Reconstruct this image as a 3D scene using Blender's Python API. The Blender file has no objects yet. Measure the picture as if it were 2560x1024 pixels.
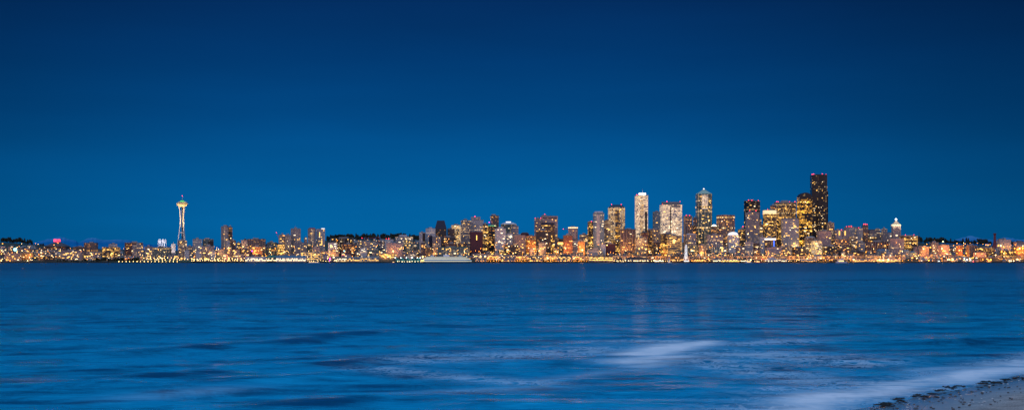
import bpy, math, random
import numpy as np
random.seed(7)
R = math.radians
C = bpy.context.scene.collection
S = bpy.context.scene
# ---------------------------------------------------------------- camera
F = 3214.0            # focal length in photo pixels (photo 2560 wide)
HZ = 654.6            # horizon row in the photo
CH = 2.6              # eye height above the water
cam = bpy.data.objects.new('camera', bpy.data.cameras.new('camera'))
C.objects.link(cam); S.camera = cam
cam.location = (0, 0, CH); cam.rotation_euler = (R(90), 0, 0)
cam.data.sensor_width = 36.0; cam.data.lens = 36.0 * F / 2560
cam.data.shift_y = (HZ - 512) / 2560
cam.data.clip_start = 0.5; cam.data.clip_end = 120000
# ---------------------------------------------------------------- sky and light
W = bpy.data.worlds.new("World"); S.world = W; W.use_nodes = True
SUN_EL, SUN_AZ = -4.0, 180.0
def build_world():
    nt = W.node_tree; N = nt.nodes; L = nt.links; N.clear()
    out = N.new('ShaderNodeOutputWorld'); bg = N.new('ShaderNodeBackground')
    geo = N.new('ShaderNodeTexCoord'); sep = N.new('ShaderNodeSeparateXYZ')
    L.new(geo.outputs['Generated'], sep.inputs[0])
    def ramp(stops):
        r = N.new('ShaderNodeValToRGB'); e = r.color_ramp.elements
        while len(e) > 1: e.remove(e[-1])
        e[0].position, e[0].color = stops[0][0], (*stops[0][1], 1)
        for p, c in stops[1:]:
            k = e.new(p); k.color = (*c, 1)
        return r
    # eastern dusk sky by sine of elevation (0..0.2 is what the lens sees)
    east = ramp([(0, (0.0006, .125, .355)), (.03, (0.0006, .121, .355)), (.065, (0.0006, .102, .318)), (.11, (0.0006, .066, .232)),
                 (.155, (0.0006, .042, .166)), (.205, (0.001, .024, .108)), (.45, (.002, .045, .16)), (.62, (.05, .26, .55)), (.8, (.20, .64, 1.15)), (1, (.38, 1.0, 1.7))])
    L.new(sep.outputs['Z'], east.inputs[0])
    # western afterglow behind the viewer
    west = ramp([(0, (1.15, .72, .66)), (.12, (.95, .70, .80)), (.3, (.45, .45, .72)), (.6, (.32, .62, 1.05)), (1, (.38, 1.0, 1.7))])
    L.new(sep.outputs['Z'], west.inputs[0])
    mr = N.new('ShaderNodeMapRange'); mr.inputs[1].default_value = .25; mr.inputs[2].default_value = -.75
    mr.interpolation_type = 'SMOOTHSTEP'
    L.new(sep.outputs['Y'], mr.inputs[0])
    mix = N.new('ShaderNodeMixRGB'); L.new(mr.outputs[0], mix.inputs[0]); L.new(east.outputs[0], mix.inputs[1]); L.new(west.outputs[0], mix.inputs[2])
    # the eastern sky darkens away from its brightest azimuth
    at = N.new('ShaderNodeMath'); at.operation = 'ARCTAN2'; L.new(sep.outputs['X'], at.inputs[0]); L.new(sep.outputs['Y'], at.inputs[1])
    sh = N.new('ShaderNodeMath'); sh.operation = 'ADD'; sh.inputs[1].default_value = .05; L.new(at.outputs[0], sh.inputs[0])
    ab = N.new('ShaderNodeMath'); ab.operation = 'ABSOLUTE'; L.new(sh.outputs[0], ab.inputs[0])
    m2 = N.new('ShaderNodeMapRange'); m2.interpolation_type = 'SMOOTHSTEP'
    m2.inputs[1].default_value = .08; m2.inputs[2].default_value = .50; m2.inputs[3].default_value = 1.0; m2.inputs[4].default_value = .56
    L.new(ab.outputs[0], m2.inputs[0])
    # faint streaks of high thin cloud
    mp = N.new('ShaderNodeMapping'); mp.inputs['Scale'].default_value = (3, 3, 22); mp.inputs['Rotation'].default_value = (0, R(3), 0)
    L.new(geo.outputs['Generated'], mp.inputs[0])
    nz = N.new('ShaderNodeTexNoise'); nz.inputs['Scale'].default_value = 1.3; nz.inputs['Detail'].default_value = 4
    L.new(mp.outputs[0], nz.inputs['Vector'])
    m3 = N.new('ShaderNodeMapRange'); m3.inputs[1].default_value = .35; m3.inputs[2].default_value = .7; m3.inputs[3].default_value = .955; m3.inputs[4].default_value = 1.05
    L.new(nz.outputs[0], m3.inputs[0])
    mu = N.new('ShaderNodeMath'); mu.operation = 'MULTIPLY'; L.new(m2.outputs[0], mu.inputs[0]); L.new(m3.outputs[0], mu.inputs[1])
    sc = N.new('ShaderNodeMixRGB'); sc.blend_type = 'MULTIPLY'; sc.inputs[0].default_value = 1
    L.new(mix.outputs[0], sc.inputs[1]); L.new(mu.outputs[0], sc.inputs[2])
    sky = N.new('ShaderNodeTexSky'); sky.sky_type = 'NISHITA'; sky.sun_disc = False
    sky.sun_elevation = R(SUN_EL); sky.sun_rotation = R(SUN_AZ)
    ad = N.new('ShaderNodeMixRGB'); ad.blend_type = 'ADD'; ad.inputs[0].default_value = .02
    L.new(sc.outputs[0], ad.inputs[1]); L.new(sky.outputs[0], ad.inputs[2])
    L.new(ad.outputs[0], bg.inputs[0]); bg.inputs[1].default_value = 1.0
    L.new(bg.outputs[0], out.inputs[0])
build_world()
sun = bpy.data.objects.new('sun', bpy.data.lights.new('sun', 'SUN')); C.objects.link(sun)
sun.data.energy = 0.6; sun.data.angle = R(25); sun.data.color = (1, .78, .86)
sun.rotation_euler = (R(60), 0, R(-28))      # broad light of the western afterglow behind the viewer
S.view_settings.view_transform = 'Standard'; S.view_settings.look = 'None'
S.view_settings.exposure = 0; S.view_settings.gamma = 1; S.view_settings.use_curve_mapping = False
S.cycles.use_adaptive_sampling = False
S.cycles.max_bounces = 4; S.cycles.diffuse_bounces = 2; S.cycles.glossy_bounces = 3; S.cycles.transmission_bounces = 2
S.cycles.sample_clamp_indirect = 0.4
S.cycles.sample_clamp_direct = 7.0
S.cycles.caustics_reflective = False; S.cycles.caustics_refractive = False
S.cycles.use_denoising = True

# ---------------------------------------------------------------- materials
def newmat(name):
    m = bpy.data.materials.new(name); m.use_nodes = True
    return m, m.node_tree.nodes, m.node_tree.links, m.node_tree.nodes['Principled BSDF']
def plain(name, col, rough=.7, metal=0, var=.25, scale=.3):
    m, N, L, b = newmat(name)
    tc = N.new('ShaderNodeTexCoord'); nz = N.new('ShaderNodeTexNoise'); nz.inputs['Scale'].default_value = scale; nz.inputs['Detail'].default_value = 5
    L.new(tc.outputs['Object'], nz.inputs['Vector'])
    oi = N.new('ShaderNodeObjectInfo')
    a = N.new('ShaderNodeMath'); a.operation = 'ADD'; L.new(nz.outputs[0], a.inputs[0]); L.new(oi.outputs['Random'], a.inputs[1])
    mr = N.new('ShaderNodeMapRange'); mr.inputs[1].default_value = .2; mr.inputs[2].default_value = 1.8
    mr.inputs[3].default_value = 1 - var; mr.inputs[4].default_value = 1 + var; L.new(a.outputs[0], mr.inputs[0])
    mx = N.new('ShaderNodeMixRGB'); mx.blend_type = 'MULTIPLY'; mx.inputs[0].default_value = 1; mx.inputs[1].default_value = (*col, 1)
    L.new(mr.outputs[0], mx.inputs[2]); L.new(mx.outputs[0], b.inputs['Base Color'])
    b.inputs['Roughness'].default_value = rough; b.inputs['Metallic'].default_value = metal
    return m
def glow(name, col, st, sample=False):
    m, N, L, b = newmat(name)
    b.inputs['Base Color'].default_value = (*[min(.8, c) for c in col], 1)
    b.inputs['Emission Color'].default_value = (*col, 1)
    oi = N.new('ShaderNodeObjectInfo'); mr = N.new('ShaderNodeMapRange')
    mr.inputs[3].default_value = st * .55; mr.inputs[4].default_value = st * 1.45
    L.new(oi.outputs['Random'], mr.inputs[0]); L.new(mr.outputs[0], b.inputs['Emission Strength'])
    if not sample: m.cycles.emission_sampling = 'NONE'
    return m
YEL, ORG, WHT, COOL, RED = (1, .52, .11), (1, .33, .05), (1, .74, .42), (.75, .92, 1), (1, .03, .06)
def facade(name, wall, glass, ca, cb, p, st, cw=4.0, ch=3.8, au=.2, av=.28, rowp=.1, rough=.75, grough=.2, colp=0.0, uni=False):
    """walls with rows of windows, some of them lit; UVs are metres along the wall and up"""
    m, N, L, b = newmat(name)
    def math_(op, x, y=None, z=None):
        n = N.new('ShaderNodeMath'); n.operation = op
        for k, v in enumerate((x, y, z)):
            if v is None: continue
            if hasattr(v, 'links'): L.new(v, n.inputs[k])
            else: n.inputs[k].default_value = v
        return n.outputs[0]
    def vec(x, y, z):
        n = N.new('ShaderNodeCombineXYZ')
        for k, v in enumerate((x, y, z)):
            if hasattr(v, 'links'): L.new(v, n.inputs[k])
            else: n.inputs[k].default_value = v
        return n.outputs[0]
    uv = N.new('ShaderNodeUVMap'); uv.uv_map = 'UVMap'
    sp = N.new('ShaderNodeSeparateXYZ'); L.new(uv.outputs[0], sp.inputs[0])
    oi = N.new('ShaderNodeObjectInfo'); rnd = oi.outputs['Random']; r100 = math_('MULTIPLY', rnd, 97.0); p = p * .8; st = st * .5
    u = math_('DIVIDE', sp.outputs[0], cw); v = math_('DIVIDE', sp.outputs[1], ch)
    cu, cv = math_('FLOOR', u), math_('FLOOR', v); fu, fv = math_('FRACT', u), math_('FRACT', v)
    mk = math_('MULTIPLY', math_('GREATER_THAN', math_('SUBTRACT', .5 - au / 2, math_('ABSOLUTE', math_('SUBTRACT', fu, .5))), 0),
               math_('GREATER_THAN', math_('SUBTRACT', .5 - av / 2, math_('ABSOLUTE', math_('SUBTRACT', fv, .5))), 0))
    wn = N.new('ShaderNodeTexWhiteNoise'); wn.noise_dimensions = '3D'; L.new(vec(cu, cv, r100), wn.inputs['Vector'])
    col = N.new('ShaderNodeSeparateColor'); L.new(wn.outputs['Color'], col.inputs[0])
    rw = N.new('ShaderNodeTexWhiteNoise'); rw.noise_dimensions = '3D'; L.new(vec(3.0, cv, math_('ADD', r100, 7.3)), rw.inputs['Vector'])
    cl = N.new('ShaderNodeTexNoise'); cl.inputs['Scale'].default_value = 1; cl.inputs['Detail'].default_value = 2
    L.new(vec(math_('MULTIPLY', cu, .22), math_('MULTIPLY', cv, .33), r100), cl.inputs['Vector'])
    mr = N.new('ShaderNodeMapRange'); mr.inputs[1].default_value = .36; mr.inputs[2].default_value = .66
    mr.inputs[3].default_value = (.8 if uni else .1) * p; mr.inputs[4].default_value = 2.3 * p; L.new(cl.outputs[0], mr.inputs[0])
    pr = math_('ADD', mr.outputs[0], math_('MULTIPLY', math_('LESS_THAN', rw.outputs['Value'], rowp), .55))
    if colp:
        cw_ = N.new('ShaderNodeTexWhiteNoise'); cw_.noise_dimensions = '3D'; L.new(vec(cu, 5.0, math_('ADD', r100, 17.3)), cw_.inputs['Vector'])
        pr = math_('ADD', pr, math_('MULTIPLY', math_('LESS_THAN', cw_.outputs['Value'], colp), .6))
    lit = math_('LESS_THAN', wn.outputs['Value'], pr)
    s_ = math_('MULTIPLY', math_('ADD', .55 if uni else .25, math_('MULTIPLY', math_('POWER', col.outputs[0], 2.2), 1.2 if uni else 2.2)), st)
    es = math_('MULTIPLY', math_('MULTIPLY', mk, lit), s_)
    mc = N.new('ShaderNodeMixRGB'); mc.inputs[1].default_value = (*ca, 1); mc.inputs[2].default_value = (*cb, 1); L.new(col.outputs[1], mc.inputs[0])
    # wall tone: weathering and a small change from building to building
    nz = N.new('ShaderNodeTexNoise'); nz.inputs['Scale'].default_value = .06; nz.inputs['Detail'].default_value = 6; L.new(uv.outputs[0], nz.inputs['Vector'])
    tone = math_('ADD', math_('MULTIPLY', nz.outputs[0], .5), math_('MULTIPLY_ADD', rnd, .5, .5))
    wc = N.new('ShaderNodeMixRGB'); wc.blend_type = 'MULTIPLY'; wc.inputs[0].default_value = 1; wc.inputs[1].default_value = (*wall, 1); L.new(tone, wc.inputs[2])
    bc = N.new('ShaderNodeMixRGB'); L.new(mk, bc.inputs[0]); L.new(wc.outputs[0], bc.inputs[1]); bc.inputs[2].default_value = (*glass, 1)
    L.new(bc.outputs[0], b.inputs['Base Color'])
    rg = math_('MULTIPLY_ADD', mk, grough - rough, rough); L.new(rg, b.inputs['Roughness'])
    L.new(mc.outputs[0], b.inputs['Emission Color']); L.new(es, b.inputs['Emission Strength'])
    m.cycles.emission_sampling = 'NONE'
    return m
MT = {}
def M(k): return MT[k]
GL = (.03, .045, .06)
MT.update(
 grey=facade('grey_concrete', (.34, .30, .33), GL, YEL, WHT, .13, 2.6, 4.2, 3.9, .3, .4),
 pale=facade('pale_stone', (.46, .43, .46), (.07, .09, .12), YEL, WHT, .12, 2.6, 4.0, 3.8, .3, .4),
 tan=facade('tan_stone', (.42, .31, .25), (.05, .05, .06), YEL, WHT, .30, 2.4, 4.0, 3.9, .25, .35),
 brown=facade('brown_stone', (.20, .13, .12), (.03, .03, .04), YEL, ORG, .18, 2.8, 4.4, 3.9, .28, .4),
 brick=facade('red_brick', (.20, .075, .06), (.03, .03, .04), YEL, ORG, .13, 2.6, 4.4, 3.9, .35, .4),
 dark=facade('dark_glass', (.055, .045, .05), (.02, .025, .035), YEL, ORG, .18, 2.8, 4.2, 3.9, .15, .3, .08, .5),
 black=facade('black_glass', (.018, .018, .024), (.010, .012, .018), YEL, WHT, .065, 2.6, 4.0, 3.9, .15, .3, .06, .35),
 gold=facade('gold_lit_black_glass', (.02, .018, .022), (.012, .012, .016), (1, .50, .06), (1, .42, .04), .36, 3.6, 4.4, 3.9, .12, .25, .12, .35),
 amber=facade('amber_lit_offices', (.16, .11, .09), (.03, .03, .03), YEL, (1, .5, .1), .38, 2.8, 4.4, 3.9, .15, .3, .2),
 blue=facade('blue_glass', (.22, .29, .36), (.10, .16, .23), YEL, WHT, .10, 2.4, 3.8, 3.8, .12, .25, .04, .4, .15),
 teal=facade('green_grey_glass', (.15, .20, .20), (.04, .07, .08), YEL, WHT, .16, 2.6, 4.2, 3.9, .2, .3, .08, .5),
 white=facade('white_panels', (.62, .60, .64), (.12, .15, .2), YEL, WHT, .15, 2.4, 4.2, 3.9, .25, .45, .06),
 glowtan=facade('glowing_ribbed_stone', (.50, .42, .33), (.10, .09, .08), WHT, YEL, .62, 2.2, 4.2, 3.9, .25, .3, .15, uni=True),
 glowwhite=facade('brightly_lit_white_offices', (.62, .56, .56), (.2, .18, .18), WHT, (1, .62, .28), .72, 2.3, 4.0, 4.0, .12, .4, .3, uni=True),
 condo=facade('waterfront_condo', (.33, .27, .29), (.06, .07, .09), YEL, WHT, .20, 2.4, 5.0, 3.4, .3, .35, .02),
 apart=facade('ribbed_apartment', (.38, .32, .33), (.05, .06, .08), YEL, WHT, .10, 2.4, 4.6, 3.0, .4, .3, .01, colp=.08),
 bandline=facade('lit_office_floor', (.10, .08, .07), (.05, .04, .03), YEL, WHT, .8, 2.6, 3.2, 30, .2, .02, .2),
 garage=facade('open_parking_decks', (.30, .25, .22), (.03, .025, .02), YEL, (1, .5, .1), .5, 2.4, 6, 3.6, .1, .5, .35),
 shed=facade('pier_shed_wall', (.26, .26, .28), (.05, .06, .07), YEL, WHT, .22, 2.6, 6, 4.5, .4, .5, .06),
 pinkish=facade('pink_grey_stone', (.46, .33, .33), (.06, .05, .06), YEL, WHT, .10, 2.6, 4.2, 3.9, .35, .45, .05),
 orangewall=facade('lamp_lit_orange_wall', (.50, .25, .12), (.07, .05, .04), YEL, ORG, .2, 2.8, 4.6, 3.9, .3, .4, .1),  # orange lamplight painted into the wall colour
 housewall=facade('painted_house_wall', (.30, .24, .24), (.04, .04, .05), YEL, ORG, .22, 2.4, 4.0, 3.0, .45, .5, 0.02),
 maroon=plain('maroon_cladding', (.085, .022, .035), .7, var=.12),
 roofd=plain('dark_roof', (.07, .065, .075), .85), roofg=plain('grey_roof', (.20, .20, .22), .8),
 roofw=plain('white_roof', (.55, .55, .6), .6), roofb=plain('blue_roof', (.09, .16, .25), .5), rooft=plain('teal_green_roof', (.03, .22, .19), .6),
 navy=plain('navy_glass_roof', (.012, .018, .05), .3), copper=plain('pale_green_copper', (.32, .42, .33), .5),
 conc=plain('concrete', (.33, .30, .30), .85), steel=plain('dark_steel', (.08, .08, .09), .5, .3), timber=plain('black_timber', (.02, .018, .017), .9),
 whitep=plain('white_paint', (.75, .75, .78), .4, var=.05), redp=plain('red_paint', (.45, .04, .06), .5), hullg=plain('dark_green_hull', (.01, .05, .04), .4),
 trunk=plain('bark', (.05, .035, .025), .9),
 gy=glow('yellow_window_light', YEL, 2.6), gw=glow('warm_white_light', WHT, 2.8), go=glow('orange_window_light', (1, .42, .1), 2.4),
 gc=glow('cool_white_light', COOL, 2.5), lampw=glow('warm_white_lamp', (1, .62, .22), 11), lampo=glow('orange_sodium_lamp', (1, .32, .03), 10),
 lampc=glow('cool_lamp', (.8, 1, 1), 14), lampb=glow('very_bright_lamp', (1, .55, .18), 45),
 red=glow('red_beacon_light', RED, 7), mag=glow('magenta_light', (1, .05, .9), 8), cyan=glow('cyan_light', (.1, .8, 1), 6), green=glow('green_light', (.1, .6, .15), .7),
 crown=glow('floodlit_crown_light', (1, .76, .42), 1.3), crownw=glow('white_crown_light', (1, .90, .80), 1.5), neonb=glow('blue_neon', (.03, .12, 1), 6),  # crown: floodlight put into the surface as its own glow
 floodw=plain('white_steel_paint', (.72, .68, .64), .5, var=.08), floody=plain('cream_paint', (.75, .62, .40), .5, var=.08), archw=plain('white_arch_paint', (.82, .82, .84), .5, var=.05),
 wheelw=glow('white_led_strip', (.92, .95, 1), .75),
)
# ---------------------------------------------------------------- mesh helpers
class MB:
    def __init__(s): s.v, s.f, s.uv = [], [], []
    def ring(s, lo, hi, z0, z1, cap=True, capb=False):
        n = len(lo); b = len(s.v); u = 0.0
        s.v += [(x, y, z0) for x, y in lo] + [(x, y, z1) for x, y in hi]
        for i in range(n):
            j = (i + 1) % n; d = math.hypot(lo[j][0] - lo[i][0], lo[j][1] - lo[i][1])
            s.f.append((b + i, b + j, b + n + j, b + n + i)); s.uv.append(((u, z0), (u + d, z0), (u + d, z1), (u, z1))); u += d
        if cap: s.f.append(tuple(b + n + i for i in range(n))); s.uv.append(((0, 0),) * n)
        if capb: s.f.append(tuple(b + i for i in reversed(range(n)))); s.uv.append(((0, 0),) * n)
        return s
    def box(s, x0, x1, y0, y1, z0, z1, capb=True):
        p = [(x0, y0), (x1, y0), (x1, y1), (x0, y1)]
        return s.ring(p, p, z0, z1, True, capb)
    def cyl(s, x, y, r0, r1, z0, z1, n=12, capb=True):
        a = [(math.cos(2 * math.pi * i / n), math.sin(2 * math.pi * i / n)) for i in range(n)]
        return s.ring([(x + r0 * c, y + r0 * d) for c, d in a], [(x + r1 * c, y + r1 * d) for c, d in a], z0, z1, True, capb)
    def lathe(s, prof, n=24, x=0, y=0):
        for (r0, z0), (r1, z1) in zip(prof, prof[1:]): s.cyl(x, y, r0, r1, z0, z1, n, True)
        return s
    def bar(s, a, b, r, n=5):
        a, b = np.array(a, float), np.array(b, float); d = b - a; L = np.linalg.norm(d)
        if L < 1e-6: return s
        d /= L; h = np.array((0, 0, 1.)) if abs(d[2]) < .9 else np.array((1., 0, 0)); p = np.cross(d, h); p /= np.linalg.norm(p); q = np.cross(d, p)
        r0, r1 = (r, r) if not isinstance(r, tuple) else r
        k = len(s.v)
        for c, rr in ((a, r0), (b, r1)):
            for i in range(n):
                t = 2 * math.pi * i / n; s.v.append(tuple(c + rr * (p * math.cos(t) + q * math.sin(t))))
        for i in range(n):
            j = (i + 1) % n; s.f.append((k + i, k + n + i, k + n + j, k + j)); s.uv.append(((0, 0),) * 4)
        s.f.append(tuple(k + i for i in range(n))); s.uv.append(((0, 0),) * n)
        s.f.append(tuple(k + n + i for i in reversed(range(n)))); s.uv.append(((0, 0),) * n)
        return s
    def face(s, pts, uv=None):
        k = len(s.v); s.v += [tuple(p) for p in pts]; s.f.append(tuple(range(k, k + len(pts)))); s.uv.append(uv or ((0, 0),) * len(pts)); return s
    def ball(s, x, y, z, r, n=8, m=5, sz=1.0):
        pr = [(max(1e-3, r * math.sin(math.pi * i / m)), z - sz * r * math.cos(math.pi * i / m)) for i in range(m + 1)]
        for (r0, z0), (r1, z1) in zip(pr, pr[1:]): s.cyl(x, y, r0, r1, z0, z1, n, False)
        return s
    def gable(s, x0, x1, y0, y1, z0, z1, over=1.0):     # ridge along y
        xm = (x0 + x1) / 2; a, b = x0 - over, x1 + over; c, d = y0 - over, y1 + over
        s.face([(a, c, z0), (b, c, z0), (xm, c, z1)]); s.face([(b, d, z0), (a, d, z0), (xm, d, z1)])
        s.face([(a, c, z0), (xm, c, z1), (xm, d, z1), (a, d, z0)]); s.face([(b, d, z0), (xm, d, z1), (xm, c, z1), (b, c, z0)])
        s.face([(a, c, z0), (a, d, z0), (b, d, z0), (b, c, z0)]); return s
    def gablex(s, x0, x1, y0, y1, z0, z1, over=1.0):    # ridge along x
        ym = (y0 + y1) / 2; a, b = x0 - over, x1 + over; c, d = y0 - over, y1 + over
        s.face([(a, d, z0), (a, c, z0), (a, ym, z1)]); s.face([(b, c, z0), (b, d, z0), (b, ym, z1)])
        s.face([(a, c, z0), (b, c, z0), (b, ym, z1), (a, ym, z1)]); s.face([(b, d, z0), (a, d, z0), (a, ym, z1), (b, ym, z1)])
        s.face([(a, c, z0), (a, d, z0), (b, d, z0), (b, c, z0)]); return s
    def mesh(s, name, mat, smooth=False):
        m = bpy.data.meshes.new(name); m.from_pydata(s.v, [], s.f); l = m.uv_layers.new(name='UVMap')
        l.data.foreach_set('uv', [c for f in s.uv for p in f for c in p]); m.materials.append(MT[mat] if isinstance(mat, str) else mat)
        if smooth: m.polygons.foreach_set('use_smooth', [True] * len(m.polygons))
        m.update(); return m
    def build(s, name, mat, parent=None, loc=(0, 0, 0), smooth=False):
        o = bpy.data.objects.new(name, s.mesh(name, mat, smooth)); C.objects.link(o); o.location = loc
        if parent: o.parent = parent
        return o
def put(name, mesh, parent=None, loc=(0, 0, 0), sc=(1, 1, 1), rz=0):
    o = bpy.data.objects.new(name, mesh); C.objects.link(o); o.location = loc; o.scale = sc; o.rotation_euler = (0, 0, rz)
    if parent: o.parent = parent
    return o
def tag(o, label=None, cat=None, group=None, kind=None):
    for k, v in (('label', label), ('category', cat), ('group', group), ('kind', kind)):
        if v: o[k] = v
    return o
def thing(name, label, cat, loc, rz=0, group=None):
    o = bpy.data.objects.new(name, None); C.objects.link(o); o.location = loc; o.rotation_euler = (0, 0, rz); o.empty_display_size = 2
    return tag(o, label, cat, group)
def copy_tree(o, parent=None):
    c = o.copy(); C.objects.link(c)
    if parent: c.parent = parent
    for ch in list(o.children): copy_tree(ch, c)
    return c
# photo pixel and distance -> a place in the world
def yc(x, y): return y + max(0.0, x - 1200) * .0020
def wx(x, Y): return (x - 1280) / F * Y
def wz(x, y, Y): return CH + (HZ - yc(x, y)) / F * Y
RIDGE = [(-400, 604), (0, 605), (60, 609), (110, 615), (180, 619), (300, 623), (440, 626), (560, 622), (700, 616), (800, 602), (860, 597), (1000, 596), (1050, 600),
         (1150, 606), (1400, 606), (1700, 604), (2000, 600), (2150, 597), (2250, 601), (2330, 606), (2450, 610), (2560, 611), (3000, 606)]
YS, YR = 4420.0, 5900.0
def terrain(X, Y):
    px = 1280 + X / Y * F
    yr = np.interp(px, [a for a, b in RIDGE], [b for a, b in RIDGE]); zr = CH + (HZ - yc(px, yr)) / F * YR
    t = min(1, max(0, (Y - YS) / (YR - YS)))
    return 3.2 + (zr - 3.2) * t ** .7

def flood(parent, loc, target, power, col, ang=30, r=.6):
    """the light a floodlight throws, added as a bare spot without a housing"""
    l = bpy.data.objects.new('floodlight', bpy.data.lights.new('floodlight', 'SPOT')); C.objects.link(l); l.parent = parent
    l.location = loc; l.data.energy = power; l.data.color = col; l.data.spot_size = R(ang); l.data.spot_blend = .4; l.data.shadow_soft_size = r; l.data.specular_factor = .1
    from mathutils import Vector
    l.rotation_euler = (Vector(target) - Vector(loc)).to_track_quat('-Z', 'Y').to_euler()
    return l
# ---------------------------------------------------------------- buildings
def smooth(m): m.polygons.foreach_set('use_smooth', [True] * len(m.polygons)); return m
WINM = {k: MB().box(-.5, .5, -.5, .5, -.5, .5).mesh('lit_window_' + k, k) for k in ('gy', 'gw', 'go', 'gc')}
BEAC = smooth(MB().ball(0, 0, 1.3, 1.15).mesh('red_beacon', 'red'))
PLACED = []       # (X0,X1,Y0,Y1, px0,px1,ytop)
def free(X0, X1, Y0, Y1, g=2.0):
    return not any(X0 < b[1] + g and X1 > b[0] - g and Y0 < b[3] + g and Y1 > b[2] - g for b in PLACED)
KIND = dict(o=('office_tower', 'skyscraper'), a=('apartment_tower', 'apartment tower'), b=('city_building', 'building'), w=('warehouse', 'warehouse'),
            p=('pier_shed', 'pier shed'), h=('hospital_building', 'hospital'))
def building(kind, x0, x1, yt, row, style, label, yaw=.28, dr=.6, top=None, th=0, ph=None, bea=(), mast=None, crown=None, win=3, wm='gy',
             ribs=0, ribm='conc', cham=0, Y=None, bands=(), strips=(), roof='roofg', topm='roofd', yb=None, group=None, dmax=60, parapet=1.2, shoulder=None, ylow=None, lantern=0):
    Y = Y or YS + 10 + row * 60
    px0, px1 = x0, x1
    while True:
        span = (x1 - x0) / F * Y; k = math.cos(yaw) + dr * math.sin(abs(yaw)); Wd = span / k; D = min(Wd * dr, dmax)
        Wd = (span - D * math.sin(abs(yaw))) / math.cos(yaw)
        cx = wx((x0 + x1) / 2, Y); half = (D * math.cos(yaw) + Wd * math.sin(abs(yaw))) / 2
        if free(cx - span / 2, cx + span / 2, Y - half, Y + half): break
        Y += 6
    PLACED.append((cx - span / 2, cx + span / 2, Y - half, Y + half, x0, x1, yt))
    zb = min(terrain(cx + a, Y + b) for a in (-span / 2, span / 2) for b in (-half, half)) - 2
    zt = wz((x0 + x1) / 2, yt, Y); pxm = Y / F
    nm, cat = KIND[kind]
    root = thing(nm, label, cat, (cx, Y, zb), yaw, group)
    H = max(zt - zb, 5); tt = th * pxm; Hb = H - tt
    w, d = Wd / 2, D / 2; c = cham * w
    def plan(k=1.0, ky=None):
        ky = ky or k
        if c > 0: P = [(-w + c, -d), (w - c, -d), (w, -d + c), (w, d - c), (w - c, d), (-w + c, d), (-w, d - c), (-w, -d + c)]
        else: P = [(-w, -d), (w, -d), (w, d), (-w, d)]
        return [(x * k, y * ky) for x, y in P]
    P = plan()
    if top == 'round':          # half-cylinder vault, axis along y
        wl = MB().ring(P, P, 0, Hb); n = 8
        rb = MB(); arc = [(-w * math.cos(math.pi * i / n), Hb + tt * math.sin(math.pi * i / n)) for i in range(n + 1)]
        for (xa, za), (xb, zb2) in zip(arc, arc[1:]): rb.face([(xa, -d, za), (xb, -d, zb2), (xb, d, zb2), (xa, d, za)])
        rb.face([(x, -d - .05, z) for x, z in arc][::-1], [(x + w, z) for x, z in arc][::-1]); rb.face([(x, d, z) for x, z in arc])
        wl.build('wall', style, root); rb.build('roof', topm, root)
    else:
        if ylow is not None:    # lower storeys widen like a slope
            pass
        MB().ring(P, P, 0, Hb).build('wall', style, root)
        if top == 'pyr': MB().ring(plan(1.02), plan(.08), Hb, Hb + tt).build('roof', topm, root)
        elif top == 'hip': MB().ring(plan(1.03), plan(.6, .1), Hb, Hb + tt).build('roof', topm, root)
        elif top == 'trap': MB().ring(plan(1.0), plan(.62), Hb, Hb + tt).build('roof', topm, root)
        elif top == 'dome': MB().lathe([(w * math.cos(i * math.pi / 14), Hb + tt * math.sin(i * math.pi / 14)) for i in range(8)], 16).build('roof', topm, root)
        elif top == 'gable': MB().gable(-w, w, -d, d, Hb, Hb + tt, .6).build('roof', topm, root)
        elif top == 'gablex': MB().gablex(-w, w, -d, d, Hb, Hb + tt, .6).build('roof', topm, root)
        else:
            r = MB().ring(plan(1.012), plan(1.012), Hb, Hb + parapet, True, True); r.build('roof', roof, root)
    zr = Hb + parapet if not top else H
    for (a, b, hp, mt) in (ph or ()):
        MB().box(-w + a * Wd, -w + b * Wd, -d * .6, d * .6, zr if not top else Hb, zr + hp * pxm).build('penthouse', mt, root)
        zp = zr + hp * pxm
    if not ph and not top and H > 30:
        q = random.random() * .3 - .15
        MB().box(w * (q - .3), w * (q + .3), -d * .4, d * .4, zr, zr + 3 + 3 * random.random()).build('penthouse', 'conc', root)
    if not top and Wd > 22:
        m = MB()
        for i in range(random.randint(2, 5)):
            a, b = (random.random() * 1.6 - .8) * w, (random.random() * 1.4 - .7) * d; s_ = random.uniform(.8, 2)
            m.box(a - s_, a + s_, b - s_, b + s_, zr - .05, zr + random.uniform(1, 2.6))
        m.build('roof_vent_units', 'steel', root)
    if crown:
        hp, mt = crown; e = .5
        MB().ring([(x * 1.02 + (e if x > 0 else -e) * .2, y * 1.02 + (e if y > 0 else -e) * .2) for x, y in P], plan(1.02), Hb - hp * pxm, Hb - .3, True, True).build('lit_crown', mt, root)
    for (yy0, yy1, mt) in bands:
        za, zb3 = wz(x0, yy1, Y) - zb, wz(x0, yy0, Y) - zb
        MB().ring(plan(1.015), plan(1.015), za, zb3, True, True).build('lit_band', mt, root)
    for (a, b, ya, yb_, mt) in strips:
        za, zb3 = wz(x0, yb_, Y) - zb, wz(x0, ya, Y) - zb
        MB().box(-w + a * Wd, -w + b * Wd, -d - .35, -d + .3, max(za, .5), min(zb3, Hb - .5)).build('facade_panel', mt, root)
    if ribs:
        for i in range(ribs + 1):
            x = -w + c + (Wd - 2 * c) * i / ribs; r = MB().box(x - .55, x + .55, -d - .7, -d + .2, 0, Hb - .4)
            r.build('pier', ribm, root)
    for fx in bea:
        z = H if top else (zr + (ph[0][2] * pxm if ph and ph[0][0] <= fx <= ph[0][1] else 0))
        put('beacon_light', BEAC, root, (-w + fx * Wd, -d * .5 if not top else 0, z))
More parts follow.
